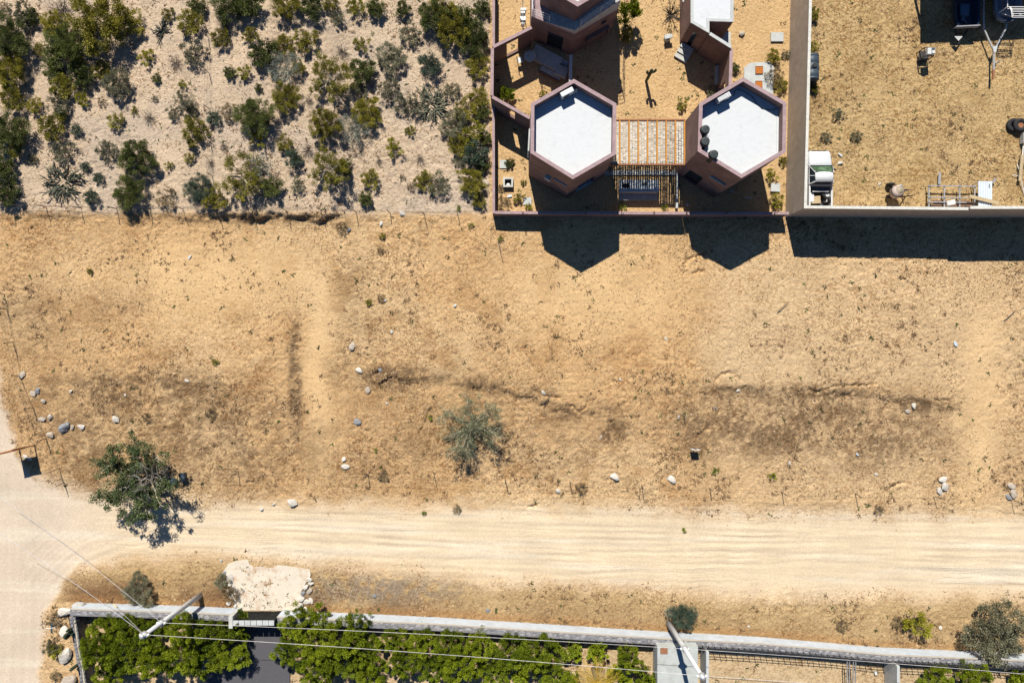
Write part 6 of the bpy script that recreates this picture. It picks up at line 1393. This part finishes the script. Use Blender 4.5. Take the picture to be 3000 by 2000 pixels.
# ------------------------------------------------------------------ ground cover nobody could count
def scatter(name, label, n, dens, m, lmin, lmax, wd, lift, seed, blades=1, curl=.6, hug=True):
    r = np.random.default_rng(seed); X = r.uniform(-20, 3020, n * 3); Y = r.uniform(-20, 2020, n * 3)
    keep = r.uniform(0, 1, n * 3) < dens(X, Y); X = X[keep][:n]; Y = Y[keep][:n]; N = len(X)
    X = np.repeat(X, blades); Y = np.repeat(Y, blades); tb = np.repeat(r.uniform(0, 1, N), blades); N = len(X)
    if blades > 1: X = X + r.normal(0, 2.2, N); Y = Y + r.normal(0, 2.2, N)
    z = terrain(X, Y); x = (X - 1500) * S; y = (1000 - Y) * S
    a = r.uniform(0, 2 * np.pi, N); L = r.uniform(lmin, lmax, N); b = a + r.uniform(-curl, curl, N)
    up = lift * r.uniform(.3, 1, N)
    p0 = np.stack([x, y, z - .01], -1); p1 = p0 + np.stack([np.cos(a) * L * .5, np.sin(a) * L * .5, up], -1); p2 = p1 + np.stack([np.cos(b) * L * .5, np.sin(b) * L * .5, up * r.uniform(-.9, .6, N)], -1)
    W = wd * r.uniform(.6, 1.4, N)[:, None]; s0 = np.stack([-np.sin(a), np.cos(a), 0 * a], -1) * W; s1 = np.stack([-np.sin(b), np.cos(b), 0 * b], -1) * W
    v = np.stack([p0 - s0 * .5, p0 + s0 * .5, p1 + s0 * .5, p1 - s0 * .5, p1 - s0 * .5, p1 + s0 * .5, p2 + s1 * .2, p2 - s1 * .2], 1).reshape(-1, 3)
    t = np.repeat(np.clip(tb * .7 + r.uniform(0, .3, N), 0, 1), 2)
    o = bpy.data.objects.new(name, quad_mesh(name, v, t, m)); COL.objects.link(o); o['kind'] = 'stuff'; o['label'] = label; o['category'] = 'ground cover'
def D_dry(X, Y):
    road, sm, scrub, yard, hexlot, verge, inner, wall = zones(X, Y)
    x = X * S; y = Y * S; cl = sst(-.3, .5, fbm(x * .22, y * .22, 140) + .6 * fbm(x * 1.0, y * 1.0, 141))
    return np.clip((1 - road) * (1 - .8 * sm) * (1 - .75 * hexlot) * (1 - .45 * scrub) * (1 - .6 * inner) * (.06 + .94 * cl), 0, 1)
scatter('dry_grass', 'short dry straw and dead stems strewn over the sandy lots', 52000, D_dry, tint_mat('straw', (.13, .072, .038), (.44, .29, .14), .9, mid=(.28, .165, .08)), .06, .22, .034, .045, 301, 1)
def D_twig(X, Y): return D_dry(X, Y) * sst(.0, .7, fbm(X * S * .18, Y * S * .18, 150) + .25)
scatter('dead_tufts', 'dark withered grass tufts in the rough patches', 5200, D_twig, tint_mat('dead_tuft', (.085, .05, .027), (.30, .19, .095), .9), .06, .2, .034, .08, 302, 8)
def D_green(X, Y):
    road, sm, scrub, yard, hexlot, verge, inner, wall = zones(X, Y); return np.clip((1 - road) * (.25 + .6 * sst(0, .6, fbm(X * S * .15, Y * S * .15, 160))) * (1 - .4 * scrub), 0, 1)
scatter('green_sprouts', 'tiny green weeds sprouting across the sand', 420, D_green, tint_mat('sprout', (.02, .03, .01), (.11, .13, .03), .8), .08, .2, .05, .07, 303, 7)
def D_yard(X, Y): return zones(X, Y)[3] * (.3 + .7 * sst(-.4, .5, fbm(X * S * .4, Y * S * .4, 170)))
scatter('yard_straw', 'matted golden dry grass covering the storage yard', 22000, D_yard, tint_mat('gold_straw', (.15, .10, .040), (.44, .32, .14), .9), .08, .26, .04, .06, 304, 1)
def D_leaf(X, Y): return np.clip(zones(X, Y)[2] * (.3 + .7 * sst(-.2, .5, fbm(X * S * .4, Y * S * .4, 180))), 0, 1)
scatter('leaf_litter', 'grey brown leaf litter scattered between the scrubland shrubs', 9000, D_leaf, tint_mat('litter_leaf', (.07, .055, .045), (.28, .21, .15), .9), .08, .26, .04, .03, 305, 1)

def clods(n, seed, nm='soil_clods', lab='dry earth clods and pebbles strewn over the rough lots', s0=.028, s1=.05, dfun=None, lo=(.27, .185, .10), hi=(.50, .38, .23)):
    r = np.random.default_rng(seed); X = r.uniform(-20, 3020, n * 4); Y = r.uniform(-20, 2020, n * 4)
    keep = r.uniform(0, 1, n * 4) < (dfun(X, Y) if dfun else 1) * np.clip(D_dry(X, Y) * (.12 + sst(-.1, .6, fbm(X * S * .22, Y * S * .22, 190)) + .9 * ((Y > 1090) & (Y < 1440) & (fbm(X * S * .3, Y * S * .3, 191) > -.1))), 0, 1); X = X[keep][:n]; Y = Y[keep][:n]; N = len(X)
    z = terrain(X, Y); x = (X - 1500) * S; y = (1000 - Y) * S; s = s0 + s1 * r.uniform(0, 1, N) ** 3; a = r.uniform(0, 6.28, N)
    dirs = np.array([[1, 0, 0], [0, 1, 0], [-1, 0, 0], [0, -1, 0], [0, 0, .75]]); V = []
    for d in dirs:
        k = s * r.uniform(.7, 1.5, N); V.append(np.stack([x + (d[0] * np.cos(a) - d[1] * np.sin(a)) * k, y + (d[0] * np.sin(a) + d[1] * np.cos(a)) * k, z - .012 + d[2] * k * 1.1], -1))
    V = np.stack(V, 1).reshape(-1, 3); b = np.arange(N)[:, None] * 5
    F = np.concatenate([b + np.array([[i, (i + 1) % 4, 4]]) for i in range(4)], 1).reshape(-1, 3)
    me = bpy.data.meshes.new(nm); me.vertices.add(len(V)); me.loops.add(F.size); me.polygons.add(len(F)); me.vertices.foreach_set('co', V.astype(np.float32).ravel())
    me.loops.foreach_set('vertex_index', F.ravel().astype(np.int32)); me.polygons.foreach_set('loop_start', (np.arange(len(F)) * 3).astype(np.int32))
    at = me.attributes.new('tint', 'FLOAT', 'FACE'); at.data.foreach_set('value', np.repeat(r.uniform(0, 1, N), 4).astype(np.float32))
    me.materials.append(tint_mat('earth_' + nm, lo, hi, .95)); me.update(calc_edges=True)
    o = bpy.data.objects.new(nm, me); COL.objects.link(o); tag(o, lab, 'ground cover', kind='stuff')
clods(38000, 401)

def D_bank(X, Y):
    d = np.zeros_like(X)
    for xs, ys, wd in (([1080, 1300, 1450, 1620, 1760, 1840], [1100, 1108, 1142, 1185, 1224, 1270], 26), ([2040, 2300, 2500, 2800], [1138, 1146, 1158, 1194], 26), ([2000, 2800], [1250, 1270], 90), ([100, 700], [1125, 1125], 30), ([850, 880], [1100, 1100], 0)):
        m = (X > xs[0]) & (X < xs[-1])
        if wd: d = np.maximum(d, m * np.exp(-((Y - np.interp(X, xs, ys)) / wd) ** 2) * (.35 if wd > 50 else 1))
    d = np.maximum(d, np.exp(-((X - 866) / 16) ** 2) * ((Y > 940) & (Y < 1330)))
    return d
def bank_rubble():
    r = np.random.default_rng(77)
    clods(5200, 402, 'bank_rubble', 'broken brown earth lumps along the eroded banks', .035, .085, D_bank, (.15, .095, .055), (.40, .28, .16))
bank_rubble()

def D_og(X, Y): return np.clip(1.1 * D_bank(X, Y) * (.15 + sst(-.3, .4, fbm(X * S * 1.1, Y * S * 1.1, 210))), 0, 1)
scatter('bank_tufts', 'dark dead weeds rooted along the eroded banks', 1500, D_og, tint_mat('bank_tuft', (.05, .032, .02), (.22, .14, .075), .9), .06, .2, .034, .09, 306, 9)
